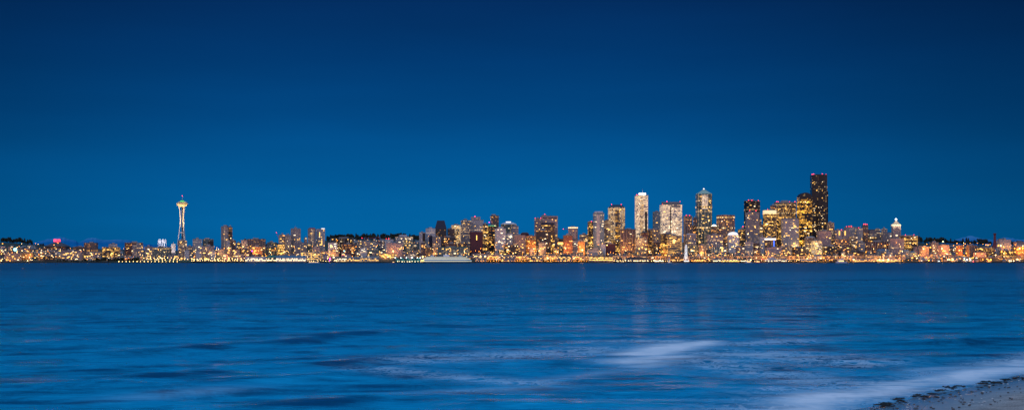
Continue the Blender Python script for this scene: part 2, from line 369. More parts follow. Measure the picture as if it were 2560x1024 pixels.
    if lantern: MB().ball(0, 0, H + 1.5, lantern, 10, 6).build('lantern', 'crownw', root)
    if mast:
        z = zr if not ph else zr + ph[0][2] * pxm
        if top: z = H - .5
        MB().bar((0, 0, 0), (0, 0, mast[1] * pxm), (.7, .25)).build('mast', 'whitep' if len(mast) < 3 else mast[2], root, (-w + mast[0] * Wd, 0, z))
    # individually lit windows on the two faces turned to the water
    for i in range(int(win * .6 + .5)):
        mesh = WINM[wm if random.random() < .7 else random.choice(('gy', 'gw'))]
        z = 2 + random.random() ** .9 * max(Hb - 6, 1); z = round(z / 3.9) * 3.9 + 2.1
        if z > Hb - 2: z = Hb - 3
        if random.random() < .78 or yaw == 0:
            x = (random.random() * 2 - 1) * (w - c - 2.4)
            put('window', mesh, root, (x, -d - .1, z), (random.choice((2.4, 3.2, 5, 7)), .3, 2.1))
        else:
            y = (random.random() * 2 - 1) * max(d - c - 2, .3)
            put('window', mesh, root, ((-w if yaw > 0 else w), y, z), (.3, random.choice((2.4, 3.2)), 2.1))
    root['_p'] = (px0 + px1) / 2
    return root, w, d, Hb, pxm
def reserve(x0, x1, Y, dep, yt): PLACED.append((wx(x0, Y), wx(x1, Y), Y - dep / 2, Y + dep / 2, x0, x1, yt))
def base(x, Y): return terrain(wx(x, Y), Y)
# ---------------------------------------------------------------- saucer tower
def saucer_tower():
    Y = 4640; x = 455.7; zb = base(x, Y) - 1; reserve(444, 468, Y, 34, 490)
    t = thing('observation_tower', 'tall slender tower with floodlit hourglass legs and a saucer top, red lamp at its tip', 'observation tower', (wx(x, Y), Y, zb))
    k = Y / F; z = lambda y: wz(x, y, Y) - zb
    prof = [(516, 7.6), (525, 6.4), (536, 5.4), (548, 4.7), (556, 4.7), (566, 5.6), (576, 7.0), (588, 8.7), (600, 10.2), (612, 12.0)]
    for a in (200, 320, 80):
        for s in (-1, 1):
            m = MB(); pts = []
            for y, r in prof:
                rr = r * k; sp = 1.0 + .16 * abs(y - 552) / 10 * 1.0
                ca, sa = math.cos(R(a)), math.sin(R(a)); pts.append((rr * ca - s * sp * sa, rr * sa + s * sp * ca, z(y)))
            for p, q in zip(pts, pts[1:]): m.bar(p, q, 1.2, 6)
            m.build('leg', 'floodw', t)
    for y, hz in ((600, 8), (581, 5.6)):      # platforms
        MB().cyl(0, 0, hz * k * .95, hz * k * .95, z(y) - 1.2, z(y) + 1.2, 18).build('platform_ring', 'floodw', t)
    m = MB()
    for i in range(6): m.cyl(1.7 * math.cos(i * 1.047), 1.7 * math.sin(i * 1.047), .7, .7, 0, z(516), 6)
    m.cyl(0, 0, 1.6, 1.6, 0, z(514), 8).build('core', 'roofd', t)
    MB().lathe([(7.5 * k, z(516.5)), (9.5 * k, z(515)), (12.6 * k, z(513)), (13.2 * k, z(511.6))], 32).build('saucer_underside', 'floody', t)
    MB().lathe([(11.8 * k, z(511.6)), (12.4 * k, z(509.6))], 32).build('restaurant_windows', 'dark', t)
    MB().lathe([(13.9 * k, z(510.2)), (14.3 * k, z(509.6)), (13.9 * k, z(509.0))], 36).build('halo_ring', 'floody', t)
    MB().lathe([(13.0 * k, z(509)), (12.4 * k, z(506.4)), (8.0 * k, z(504.4))], 32).build('observation_deck', 'gy2', t)
    MB().lathe([(7.0 * k, z(504.4)), (4.8 * k, z(503.4)), (4.6 * k, z(501.4))], 24).build('green_lit_roof', 'green', t)
    MB().lathe([(4.6 * k, z(501.2)), (2.4 * k, z(499.6)), (.6, z(498.4))], 20).build('roof_cap', 'rooft', t)
    MB().bar((0, 0, z(498.6)), (0, 0, z(489.5)), (.8, .3)).build('mast', 'whitep', t)
    put('beacon_light', BEAC, t, (0, 0, z(490.5)), (1.2, 1.2, 1.2))
    for dx in (-62, 62):
        flood(t, (dx, -75, 22), (0, 0, 85), 1.4e6, (1, .78, .62), 75)
        flood(t, (dx * .5, -45, 40), (0, 0, z(511)), 2.2e6, (1, .70, .30), 24)
    flood(t, (0, -40, 25), (0, 0, z(512)), 1.2e6, (1, .72, .34), 22)
MT['gy2'] = facade('lit_deck_glazing', (.6, .45, .22), (.3, .2, .1), YEL, WHT, .9, 1.6, 3, 20, .3, .1)
saucer_tower()
# ---------------------------------------------------------------- white arches
def arches():
    Y = 4700; zb = base(405.5, Y); reserve(394, 417, Y, 26, 598)
    t = thing('openwork_arches', 'cluster of tall floodlit white openwork arches left of the saucer tower', 'arches', (wx(405.5, Y), Y, zb)); k = Y / F
    z1 = wz(405, 597.5, Y) - zb
    for i, (dx, dy) in enumerate([(-8, 0), (-4, -7), (0, 5), (4, -7), (8, 0)]):
        m = MB(); x = dx * k; hw = 3.0 * k * .72
        for s in (-1, 1):
            pts = [(x + s * hw, dy, 0), (x + s * hw, dy, z1 * .80), (x + s * hw * .92, dy, z1 * .9), (x + s * hw * .6, dy, z1 * .98), (x, dy, z1)]
            for p, q in zip(pts, pts[1:]): m.bar(p, q, .75, 5)
            for f in (.25, .5, .75): m.bar((x + s * hw * (1 - f), dy, z1 * (.86 + .12 * f ** .6)), (x + s * hw * (1 - f), dy, z1 * .80), .45, 4)
        m.bar((x - hw, dy, z1 * .80), (x + hw, dy, z1 * .80), .6, 4)
        m.build('arch', 'archw', t)
    flood(t, (-22, -45, 8), (0, 0, z1 * .7), 4.5e5, (.95, .93, 1), 60); flood(t, (22, -45, 8), (0, 0, z1 * .7), 4.5e5, (.95, .93, 1), 60)
arches()
# ---------------------------------------------------------------- pyramid roofed arena and red sign
def arena():
    Y = 5300; zb = base(144, Y); reserve(118, 172, Y, 60, 604); k = Y / F; z = lambda y: wz(144, y, Y) - zb
    t = thing('arena', 'low arena under a wide shallow pyramid roof behind the red sign', 'arena', (wx(144, Y), Y, zb))
    MB().box(-26 * k, 26 * k, -24, 24, 0, max(4, z(616))).build('wall', 'brown', t)
    p = [(-28 * k, -30), (28 * k, -30), (28 * k, 30), (-28 * k, 30)]
    MB().ring(p, [(a * .06, b * .06) for a, b in p], z(615.5), z(603)).build('roof', 'roofd', t)
    Y2 = 5200; zb = base(142, Y2); k = Y2 / F; z = lambda y: wz(142, y, Y2) - zb
    t = thing('illuminated_sign', 'glowing red pink sign on a frame above the far left roofs', 'sign', (wx(142.5, Y2), Y2, zb))
    for a in (-8.3, .9): MB().box(a * k, (a + 7.3) * k, -.6, .6, z(603.3), z(598)).build('sign_panel', 'redsign', t)
    MB().box(-1.6 * k, 2.2 * k, -.5, .5, z(605.4), z(603.9)).build('sign_panel', 'redsign', t)
    m = MB()
    for a in (-5, 0, 5): m.bar((a * k, 0, 0), (a * k, 0, z(601)), .5)
    m.build('frame', 'steel', t)
MT['redsign'] = glow('red_neon_sign', (1, .03, .06), 4)
arena()
def disc_sign():
    Y = 4560; zb = base(38, Y); k = Y / F; z = wz(38, 623, Y) - zb
    t = thing('illuminated_sign', 'round bluish white glowing sign on a pole at the far left', 'sign', (wx(38, Y), Y, zb))
    m = MB(); n = 16; a = [(4.6 * k * math.cos(2 * math.pi * i / n), 4.2 * k * math.sin(2 * math.pi * i / n)) for i in range(n)]
    for q, w in ((-.5, 1),): m.face([(x, q, z + y) for x, y in a])
    m.face([(x, .5, z + y) for x, y in reversed(a)])
    for i in range(n): (x, y), (u, v) = a[i], a[(i + 1) % n]; m.face([(x, -.5, z + y), (x, .5, z + y), (u, .5, z + v), (u, -.5, z + v)])
    m.build('sign_disc', 'cyansign', t); MB().bar((0, .8, 0), (0, .8, z), .5).build('pole', 'steel', t)
MT['cyansign'] = glow('bluish_white_sign', (.30, .85, 1), 2.6)
disc_sign()
# ---------------------------------------------------------------- tallest tower
def tallest():
    Y = 4760; zb = base(2046, Y) - 2; k = Y / F; reserve(2026, 2069, Y, 62, 436); z = lambda y: wz(2046, y, Y) - zb
    t = thing('office_tower', 'tallest black tower with stepped curving lobes and red roof lights', 'skyscraper', (wx(2047, Y), Y, zb))
    def lobe(x0, x1, y0, y1, top, n=6, bow=2.2, nm='wall'):
        a, b = (x0 - 2047) * k, (x1 - 2047) * k
        lo = [(a + (b - a) * i / n, y0 + bow * math.cos(math.pi * (i / n - .5)) * 1.6 - 0) for i in range(n + 1)]     # concave face to the water
        P = lo + [(b, y1), (a, y1)]
        MB().ring(P, P, 0, top).build(nm, 'black', t)
        MB().ring([(x * 1.0, y - .2) for x, y in P], [(x, y - .2) for x, y in P], top, top + 1.5).build('roof', 'black', t)
    lobe(2026, 2042, -24, 6, z(437)); lobe(2042.1, 2064.8, -20, 8, z(436)); lobe(2046, 2069, -27, -18, z(478)) if 0 else lobe(2050, 2068.6, -10, 26, z(477))
    lobe(2030, 2050, 6.1, 27, z(452))
    MB().box(-12 * k, 10 * k, -12, 4, z(437) + 1.5, z(434.5)).build('penthouse', 'black', t)
    for a, y in ((2027.5, 437), (2031.5, 436), (2053, 436), (2062, 437)): put('beacon_light', BEAC, t, ((a - 2047) * k, -17, z(y) + 2.0))
    for (x0, x1, y) in ((2028, 2064, 471.5), (2029, 2062, 560), (2034, 2058, 534)):
        MB().box((x0 - 2047) * k, (x1 - 2047) * k, -24.6, -23.9, z(y) - .7, z(y) + .7).build('lit_floor_line', 'dimline', t)
    for i in range(36):
        x = random.choice((random.uniform(2027.5, 2041), random.uniform(2043, 2064))); y = random.uniform(443, 600)
        yy = -24 + .5 if x < 2042 else -20 + .5
        s = random.choice((1.8, 2.2, 3, 4.5))
        px = (x - 2047) * k; n = (x - 2026) / 16 if x < 2042 else (x - 2042.1) / 22.7
        yo = yy - .5 + 2.2 * 1.6 * math.sin(math.pi * n) - .6
        put('window', WINM['gy' if random.random() < .6 else 'gw'], t, (px, yo, round(z(y) / 3.9) * 3.9), (s, .4, 2))
MT['dimline'] = facade('dim_lit_floor_line', (.02, .02, .02), (.05, .04, .03), YEL, WHT, .7, 1.2, 3, 50, .25, .0)
tallest()
def lantern_tower():
    Y = 4680; zb = base(2240, Y) - 1; k = Y / F; reserve(2230, 2250, Y, 30, 545); z = lambda y: wz(2240, y, Y) - zb
    t = thing('office_tower', 'slim white tower with floodlit flared crown, pyramid roof and round white lantern', 'skyscraper', (wx(2240, Y), Y, zb))
    w = 9 * k; MB().box(-w, w, -w, w, 0, z(565)).build('wall', 'pinkish', t)
    for i in range(6): MB().box(-w + i * w * .4 - .6, -w + i * w * .4 + .6, -w - .7, -w + .2, 0, z(566)).build('pier', 'pale', t)
    sq = lambda r: [(-r, -r), (r, -r), (r, r), (-r, r)]
    m = MB(); m.ring(sq(w), sq(w * 1.1), z(565), z(563)); m.ring(sq(w * 1.12), sq(w * 1.12), z(563), z(562)); m.build('cornice', 'floodw', t)
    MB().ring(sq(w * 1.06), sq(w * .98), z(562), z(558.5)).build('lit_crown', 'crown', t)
    m = MB(); m.ring(sq(w * .95), sq(w * .45), z(558.5), z(553)); m.ring(sq(w * .45), sq(w * .1), z(553), z(547.5)); m.build('roof', 'floody', t)
    MB().ball(0, 0, z(546), 3.4, 10, 8).build('lantern', 'lanternw', t)
    for y, a in ((586, -.1), (594, 0), (602, -.2), (607, .3), (618, -.4)):
        put('window', WINM['gw'], t, (a * w * 1.4, -w - .8, z(y)), (7 if y != 607 else 13, .4, 4))
    flood(t, (-30, -40, 80), (0, 0, z(556)), 1.6e5, (1, .8, .5), 28); flood(t, (30, -40, 80), (0, 0, z(556)), 1.6e5, (1, .8, .5), 28)
MT['lanternw'] = glow('white_lantern', (1, .97, .95), 6)
lantern_tower()
# ---------------------------------------------------------------- big wheel
def wheel():
    Y = 4345; zb = 3.6; k = Y / F
    t = thing('ferris_wheel', 'big white lit wheel seen edge on at the end of a pier', 'ferris wheel', (wx(1715, Y), Y, zb), R(1))
    zt = wz(1715, 609, Y) - zb; r = 26; hz = zt - r - 1
    for s in (-.7, .7):
        m = MB(); n = 40
        for i in range(n):
            a, b = 2 * math.pi * i / n, 2 * math.pi * (i + 1) / n
            m.bar((s, r * math.cos(a), hz + r * math.sin(a)), (s, r * math.cos(b), hz + r * math.sin(b)), .3, 4)
        m.build('rim', 'wheelw', t)
    m = MB()
    for i in range(20):
        a = 2 * math.pi * i / 20; m.bar((.6, 0, hz), (.7, r * math.cos(a), hz + r * math.sin(a)), .14, 3); m.bar((-.6, 0, hz), (-.7, r * math.cos(a), hz + r * math.sin(a)), .14, 3)
    m.build('spokes', 'wheelw', t)
    g = MB().box(-.8, .8, -1.1, 1.1, -2.6, -.2).mesh('gondola', 'whitep')
    for i in range(28):
        a = 2 * math.pi * i / 28; put('gondola', g, t, (0, r * math.cos(a), hz + r * math.sin(a)))
    for s in (-1, 1):
        for q in (-1, 1):
            MB().bar((s * 8.5, q * 11, 0), (s * 2.2, 0, hz), (.5, .35), 6).build('support_leg', 'wheelw', t)
    MB().bar((-2.6, 0, hz), (2.6, 0, hz), 1.3, 8).build('hub', 'whitep', t)
    MB().box(-9, 9, -10, 10, 0, 4.5).build('boarding_platform', 'shed', t)
    for q in (-4, 0, 4): MB().box(-8, 8, -10.4, -10.05, 1.2 + q * 0, 3.6).build('lit_sign_strip', 'crownw', t) if q == 0 else None
wheel()
# ---------------------------------------------------------------- ferry and boats
def ferry():
    Y = 3500; k = Y / F
    t = thing('ferry', 'large white double ended car ferry with bright yellow deck lights crossing the bay', 'ferry', (wx(1116, Y), Y, 0))
    L = 64 * k
    def deck(l, w, z0, z1, name, mt, rake=0.0, par=t, zf=None):
        n = 12; P = []
        for i in range(n + 1):
            u = -1 + 2 * i / n; P.append((u * l, -w * (1 - abs(u) ** 4) ** .5 if abs(u) < 1 else -.3))
        for i in range(n + 1):
            u = 1 - 2 * i / n; P.append((u * l, w * (1 - abs(u) ** 4) ** .5 if abs(u) < 1 else .3))
        return MB().ring([(x * (1 - rake), y * (1 - rake)) for x, y in P], P, z0, z1, True, True).build(name, mt, par)
    deck(L * .97, 13, -1, 3.2, 'hull', 'hullg', .07); deck(L, 13.4, 3.2, 4.2, 'hull_stripe', 'whitep', .01)
    deck(L * .985, 13.2, 4.2, 9.4, 'car_deck', 'ferryw'); deck(L * .9, 13.0, 9.4, 13.4, 'passenger_deck', 'ferryw')
    deck(L * .80, 12.6, 13.4, 17.0, 'upper_deck', 'ferryw'); deck(L * .82, 13.3, 17.0, 17.5, 'roof_deck', 'whitep')
    for s in (-1, 1):
        p = MB().box(s * L * .55 - 4.5, s * L * .55 + 4.5, -5.5, 5.5, 17.5, 20.8).build('pilothouse', 'ferryw', t)
        MB().box(s * L * .55 - 4.7, s * L * .55 + 4.7, -5.7, 5.7, 20.8, 21.2).build('pilothouse_roof', 'whitep', p)
    MB().box(-8, 8, -4, 4, 17.5, 23).build('funnel', 'whitep', t)
    for q in (-7, 4): MB().box(q, q + 3, -3, 3, 23, 25).build('exhaust_stack', 'hullg', t)
    for s in (-.55, .55): MB().bar((s * L, 0, 21), (s * L, 0, 27), .25).build('mast', 'whitep', t)
    for l, w, z, h in ((.985, 13.2, 5.2, .55), (.90, 13.0, 11.6, .75), (.80, 12.6, 15.6, .6)):
        deck(L * l * 1.004, w + .12, z - h / 2, z + h / 2, 'window_row', 'ferrylit')
    MB().box(-L * .99, -L * .80, -6.5, 6.5, 4.6, 8.6).build('car_deck_opening', 'gy', t)
MT['ferryw'] = plain('ferry_white', (.42, .58, .66), .4, var=.06); MT['ferrylit'] = glow('lit_ferry_window', (1, .84, .42), 1.5)
ferry()
def boat(x, yb, L, col, name, label, cat, Y=4290, mast=False, lit='gy', cabin=True, group=None):
    k = Y / F; t = thing(name, label, cat, (wx(x, Y), Y, 0), random.uniform(-.3, .3), group); l = L / 2; w = L * .14
    P = [(-l, -w * .7), (l * .5, -w), (l, 0), (l * .5, w), (-l, w * .7)]
    MB().ring([(a * .9, b * .75) for a, b in P], P, -.3, L * .09 + .6, True, True).build('hull', col, t); z = L * .09 + .6
    if cabin:
        MB().box(-l * .6, l * .35, -w * .55, w * .55, z, z + L * .10 + 1).build('cabin', 'whitep', t)
        MB().box(-l * .55, l * .3, -w * .58, -w * .55 + .1, z + .6, z + L * .06 + .8).build('cabin_windows', lit, t)
    if L > 24:
        MB().box(-l * .3, l * .2, -w * .4, w * .4, z + L * .1 + 1, z + L * .17 + 2).build('wheelhouse', 'whitep', t)
        MB().bar((0, 0, z + L * .17 + 2), (0, 0, z + L * .3 + 3), .2).build('mast', 'whitep', t)
    if mast:
        MB().bar((0, 0, z), (0, 0, z + L * 1.25), (.16, .09)).build('mast', 'whitep', t); MB().bar((0, 0, z + 1.5), (-l * .9, 0, z + 1.6), .12).build('boom', 'whitep', t)
        if mast == 2:
            MB().face([(-.1, .05, z + 1.7), (-l * .85, .05, z + 1.8), (-.1, .05, z + L * 1.2)]).face([(-.1, -.05, z + 1.7), (-.1, -.05, z + L * 1.2), (-l * .85, -.05, z + 1.8)]).build('sail', 'whitep', t)
    return t
boat(1674, 655, 14, 'whitep', 'sailboat', 'small sailboat with pale blue sail close to the wheel pier', 'sailboat', mast=2)
boat(2104, 655, 42, 'whitep', 'harbour_ferry', 'white passenger boat with bright yellow cabin moored at the right', 'boat', Y=4300)
boat(1872, 654, 26, 'whitep', 'workboat', 'white boat moored left of the gabled white pier shed', 'boat', Y=4300)
boat(1896, 654, 24, 'redp', 'workboat', 'red hulled boat moored beside the gabled white pier shed', 'boat', Y=4300)
boat(2218, 655, 16, 'redp', 'workboat', 'small red boat under the brightest lights below the white lantern tower', 'boat', Y=4300)
boat(984, 656, 12, 'redp', 'workboat', 'small reddish boat left of the green roofed terminal', 'boat', Y=4290)
for i, x in enumerate((775, 779, 784, 789, 794)):
    boat(x, 655, 12 + i % 3, 'whitep', 'sailboat', 'moored sailboat with bare white mast in the marina before the white framed block', 'sailboat', Y=4310 + 12 * (i % 2), mast=1, cabin=True, group='sailboats in the marina')
# ---------------------------------------------------------------- shore: piers and their sheds
def pier(x0, x1, label, Y0=4318, Y1=4384, z=3.4):
    xm = (x0 + x1) / 2; w = (x1 - x0) / 2 / F * Y0; t = thing('pier', label, 'pier', (wx(xm, Y0), (Y0 + Y1) / 2, 0)); d = (Y1 - Y0) / 2
    MB().box(-w, w, -d, d, z - 1.1, z).build('deck', 'timber', t)
    n = max(3, min(30, int(w / 4))); g = MB().cyl(0, 0, .45, .45, -2, z - 1.1, 6).mesh('piling', 'timber')
    for i in range(n + 1): put('piling', g, t, (-w + 1 + (2 * w - 2) * i / n, -d + .8, 0))
    MB().box(-w, w, -d + 9, -d + 10, -2, z - 1.1).build('shadow_sheet', 'timber', t)  # dark sheet added for the shade under the deck
    return t
for a in [(480, 613, 'long timber pier below the row of white lamps'), (615, 766, 'timber pier carrying the long white hall'), (835, 950, 'timber pier carrying the long grey shed'),
          (985, 1062, 'timber pier under the green roofed terminal'), (1186, 1290, 'left timber wharf in front of the waterfront flats'), (1292, 1470, 'right timber wharf in front of the waterfront flats'),
          (1472, 1531, 'timber pier under the yellow glowing arcade'), (1534, 1624, 'timber pier under the arched roof shed'), (1628, 1704, 'timber pier left of the big wheel'),
          (1706, 1764, 'timber pier carrying the big wheel'), (1776, 1862, 'timber pier right of the big wheel'), (1906, 1990, 'timber pier under the white gabled shed'),
          (1992, 2085, 'low ferry dock below the tallest black tower')]: pier(*a)
def shed(x0, x1, yt, yw, style, label, roof='roofg', kind='gablex', Y=4350, dep=34, lit=0, lm='gw', ribs=0, lamps=0, name='pier_shed', cat='pier shed', bays=1):
    k = Y / F; xm = (x0 + x1) / 2; t = thing(name, label, cat, (wx(xm, Y), Y, 3.4)); w = (x1 - x0) / 2 * k; d = dep / 2
    reserve(x0, x1, Y, dep, yt)
    zt, zw = wz(xm, yt, Y) - 3.4, max(wz(xm, yw, Y) - 3.4, 1.5)
    MB().box(-w, w, -d, d, 0, zw).build('wall', style, t)
    for b in range(bays):
        a0, a1 = -w + 2 * w * b / bays, -w + 2 * w * (b + 1) / bays
        if kind == 'gablex': MB().gablex(a0, a1, -d, d, zw, zt, .7).build('roof', roof, t)
        elif kind == 'gable': MB().gable(a0 + .3, a1 - .3, -d, d, zw, zt, .25).build('roof', roof, t)
        elif kind == 'arch':
            m = MB(); n = 10; arc = [(a0 + (a1 - a0) * i / n, zw + (zt - zw) * math.sin(math.pi * i / n) ** .6) for i in range(n + 1)]
            for (p, q), (r, s) in zip(arc, arc[1:]): m.face([(p, -d, q), (r, -d, s), (r, d, s), (p, d, q)])
            m.face([(x, -d - .05, z) for x, z in arc][::-1]); m.face([(x, d, z) for x, z in arc]); m.build('roof', roof, t)
        elif kind == 'flat': MB().box(a0, a1, -d - 1, d + 1, zw, zt).build('roof', roof, t)
        elif kind == 'saw':
            m = MB(); m.face([(a0, -d, zw), (a1, -d, zw), (a0 + 1, -d, zt)]); m.face([(a1, d, zw), (a0, d, zw), (a0 + 1, d, zt)]); m.face([(a0 + 1, -d, zt), (a1, -d, zw), (a1, d, zw), (a0 + 1, d, zt)]); m.face([(a0, -d, zw), (a0 + 1, -d, zt), (a0 + 1, d, zt), (a0, d, zw)])
            m.build('roof', roof, t)
    for i in range(lit):
        x = -w + 2 * w * (i + .5 + random.uniform(-.3, .3)) / lit
        put('window', WINM[lm], t, (x, -d - .15, zw * random.choice((.35, .35, .72))), (random.choice((2, 3.2, 4.5)), .3, 1.9))
    if ribs:
        for i in range(ribs + 1): MB().box(-w + 2 * w * i / ribs - .5, -w + 2 * w * i / ribs + .5, -d - .6, -d + .2, 0, zw).build('pier', 'whitep', t)
    return t
shed(616, 667, 641, 643.5, 'white', 'white hall left part with rows of lit windows on the long pier', 'roofw', 'flat', lit=34, ribs=8)
shed(667.5, 692, 637.5, 643, 'teal', 'white hall middle part under a small teal roof', 'rooft', 'arch', lit=16)
shed(692.5, 766, 638.5, 643.5, 'white', 'white hall right part under a long blue curved roof', 'roofb', 'gablex', lit=40, ribs=6)
shed(837, 868, 641, 644, 'shed', 'brownish left end of the long grey pier shed', 'roofg', 'gable', lit=16, bays=2)
shed(868.5, 948, 641, 643.5, 'shed', 'long grey pier shed with a grey roof and small lights', 'roofg', 'gablex', lit=34, lm='gy')
shed(990, 1056, 643.0, 652, 'rooft', 'green roofed ferry terminal with five slanting bays', 'rooft', 'saw', lit=10, bays=5, Y=4346, dep=26)
shed(1472, 1531, 639, 640.5, 'garage', 'two storey pier arcade glowing bright yellow', 'roofd', 'flat', lit=62, lm='gy', ribs=8)
shed(1536, 1560, 645, 650, 'dark', 'dark low arched end of the pier shed', 'roofd', 'arch', lit=4)
shed(1560.5, 1622, 640.5, 646.5, 'shed', 'dark arched roof pier shed above a long lit opening', 'roofd', 'arch', lit=10)
shed(1632, 1658, 646, 648, 'tan', 'low lit kiosk row left of the pink glass pavilion', 'roofd', 'flat', lit=14)
shed(1676, 1706, 637, 638.5, 'orangewall', 'pink orange glass pavilion left of the big wheel', 'roofg', 'flat', lit=10, lm='go')
shed(1733, 1763, 643, 646, 'brown', 'low pier restaurant with a dotted orange light roof line', 'roofd', 'arch', lit=18, lm='go')
shed(1781, 1800, 642, 646, 'shed', 'small gabled pier shed left of the long lit pier hall', 'roofg', 'gable', lit=8)
shed(1800.5, 1846, 646, 648, 'shed', 'long lit pier hall with yellow openings right of the big wheel', 'roofg', 'gablex', lit=26, lm='gy')
shed(1850, 1864, 645, 647, 'amber', 'small yellow lit pier shop', 'roofd', 'flat', lit=8)
shed(1913, 1945, 641.5, 648.5, 'white', 'white gabled pier shed with pale front', 'roofw', 'gable', lit=3, dep=44)
shed(1946, 1966, 645, 647, 'pinkish', 'low pinkish shed right of the white gabled pier shed', 'roofg', 'gablex', lit=5)
shed(2000, 2040, 646, 648.5, 'shed', 'low ferry dock building left part below the tallest black tower', 'roofg', 'gablex', lit=10, lm='go')
shed(2132, 2186, 645, 647, 'shed', 'long low shed with orange lights right of the passenger boat', 'roofg', 'gablex', lit=16, lm='go', Y=4410, dep=20)
shed(2188, 2250, 645.5, 647.5, 'shed', 'low shed under the bright yellow lamps near the white lantern tower', 'roofg', 'gablex', lit=16, lm='gy', Y=4410, dep=20)
# elevated roadway
def viaduct():
    Y = 4428; k = Y / F; a, b = wx(1196, Y), wx(2262, Y); PLACED.append((a, b, Y - 9, Y + 9, 1196, 2262, 637))
    t = thing('elevated_roadway', 'long double deck concrete elevated roadway behind the waterfront', 'elevated road', ((a + b) / 2, Y, 3)); w = (b - a) / 2
    for z in (9, 17.5):
        dk = MB().box(-w, w, -8, 8, z, z + 1.3).build('deck', 'conc', t); MB().box(-w, w, -8.3, -8.02, z + .4, z + 2.3).build('guard_rail', 'conc', dk)
    g = MB().box(-.8, .8, -7.5, -5.9, 0, 17.5).box(-.8, .8, 5.9, 7.5, 0, 17.5).mesh('column', 'conc')
    for i in range(90): put('column', g, t, (-w + 4 + (2 * w - 8) * i / 89, 0, 0))
viaduct()
def exec_table():
    B = building
    # left shore, from the left edge to the saucer tower
    B('w', 14, 54, 633, .3, 'housewall', 'long low brown shed with three bays at the far left shore', yaw=.1, win=14, dr=.4)
    B('b', 55, 83, 632, .5, 'orangewall', 'low orange walled block lit by lamps on the far left shore', yaw=.1, win=3, dr=.5)
    B('b', 96, 108, 634, .6, 'orangewall', 'small orange block right of the orange walled block on the left shore', win=6, wm='go')
    B('b', 110, 138, 640, .3, 'dark', 'low dark shed between the orange blocks and the wide mauve offices on the left shore', win=5, dr=.4)
    B('b', 155, 208, 626, 1, 'pinkish', 'wide mauve office block with many small yellow windows at left shore', yaw=.08, win=46, dr=.4)
    B('b', 209, 252, 630, 1.2, 'pinkish', 'stepped mauve office wing right of the wide mauve office block', yaw=.08, win=30, dr=.4)
    B('b', 183, 214, 617, 5, 'brown', 'brown flat block above and behind the wide mauve office block', win=8, wm='gw')
    B('b', 212, 243, 607, 6, 'brown', 'windowless dark brown box standing above the left shore roofs', win=0, yaw=.05)
    B('b', 24, 52, 622, 3, 'housewall', 'mid height grey hillside block beside the big bluish white sign', win=10)
    B('b', 255, 301, 618, 1.6, 'amber', 'yellow lit office block with bright upper floors left of the park slope', win=24, dr=.4)
    B('b', 271, 294, 610, 4, 'white', 'blue white flat roofed block behind the yellow lit office block', win=3)
    B('b', 310, 359, 607, 6, 'brick', 'wide dark brown block on the skyline left of the white arches', win=6)
    B('b', 329, 360, 612, 2.4, 'grey', 'grey block with few lit windows below the wide dark brown skyline block', win=9)
    B('b', 361, 383, 617, 2.2, 'grey', 'grey block just left of the long green glass hall', win=12)
    B('b', 383, 427, 618, 1.6, 'teal', 'long green glass hall with mauve roof edge below the white arches', yaw=.05, win=14, dr=.4)
    B('b', 427, 439, 610, 3, 'white', 'pale blank block between the long green hall and the saucer tower', win=0)
    B('a', 444, 468, 602, 1.4, 'tan', 'tan apartment block in front of the foot of the saucer tower', win=22, ribs=4, wm='gy')
    B('b', 462, 473, 626, .8, 'white', 'small white panelled block below right of the saucer tower', win=0, yaw=.05)
    B('b', 467, 484, 616, 3, 'roofg' if 0 else 'grey', 'low grey block right behind the foot of the saucer tower', win=5)
    B('b', 481, 505, 598, 2.2, 'pale', 'pale grey tall block right of the saucer tower with cluttered roof', win=7)
    B('b', 505, 535, 598, 2.8, 'teal', 'green grey block with darker right side, second right of the saucer tower', win=6, strips=[(.5, 1, 602, 614, 'black')], ph=[(.2, .6, 3, 'conc')])
    B('b', 504, 537, 615, 1.6, 'grey', 'low blue roofed block below the green grey block right of the saucer tower', win=8, roof='roofb')
    B('b', 490, 504, 627, .7, 'white', 'white panelled low block nearest the saucer tower of the two by the lamp rows', win=2, yaw=.05)
    B('b', 526, 539, 627, .7, 'white', 'white panelled low block below the orange street glow', win=2, yaw=.05)
    B('a', 554, 571, 566, 3, 'apart', 'tall mauve ribbed apartment tower standing alone right of the saucer tower', win=6, ribs=6, yaw=.05, ph=[(.3, .8, 3, 'conc')])
    B('a', 570.5, 580.5, 567.5, 3.2, 'brown', 'tall dark brown tower half joined to the lone mauve ribbed tower', win=4, yaw=0)
    B('b', 565, 575, 601, 2, 'pale', 'narrow pale block at the foot of the lone mauve ribbed tower', win=1)
    B('b', 574, 590, 601, 2.4, 'brown', 'dark block right of the lone mauve ribbed tower', win=4)
    B('b', 590, 603, 607, 2.6, 'teal', 'green grey block second right of the lone mauve ribbed tower', win=5)
    B('b', 602, 622, 600, 2.9, 'pinkish', 'pink grey block with a domed lump left of the flat roofed brown block', win=8, wm='gw', ph=[(.4, .7, 3, 'roofd')])
    B('b', 619, 664, 598, 2.5, 'brown', 'wide brown block under an overhanging flat roof with dark bays', win=16, ribs=9, yaw=.1, roof='roofd', mast=(.35, 6, 'redp'))
    B('b', 629, 657, 617, 1.3, 'orangewall', 'red and orange lit block below the wide brown flat roofed block', win=16, wm='go')
    B('b', 542, 560, 625, 1.3, 'grey', 'low grey block above the orange street glow below the lone tower', win=12)
    B('b', 561, 580, 617, 1.5, 'pinkish', 'pinkish low block below the lone mauve ribbed tower', win=14)
    B('b', 581, 600, 620, 1.3, 'grey', 'grey gabled block between the lone tower and the orange lit block', win=10, top='gable', th=4)
    B('b', 601, 628, 622, 1.3, 'brown', 'brown stepped block left of the red and orange lit block', win=14)
    B('b', 667, 692, 606, 4, 'teal', 'pale green grey roofs right of the wide brown flat roofed block', win=8)
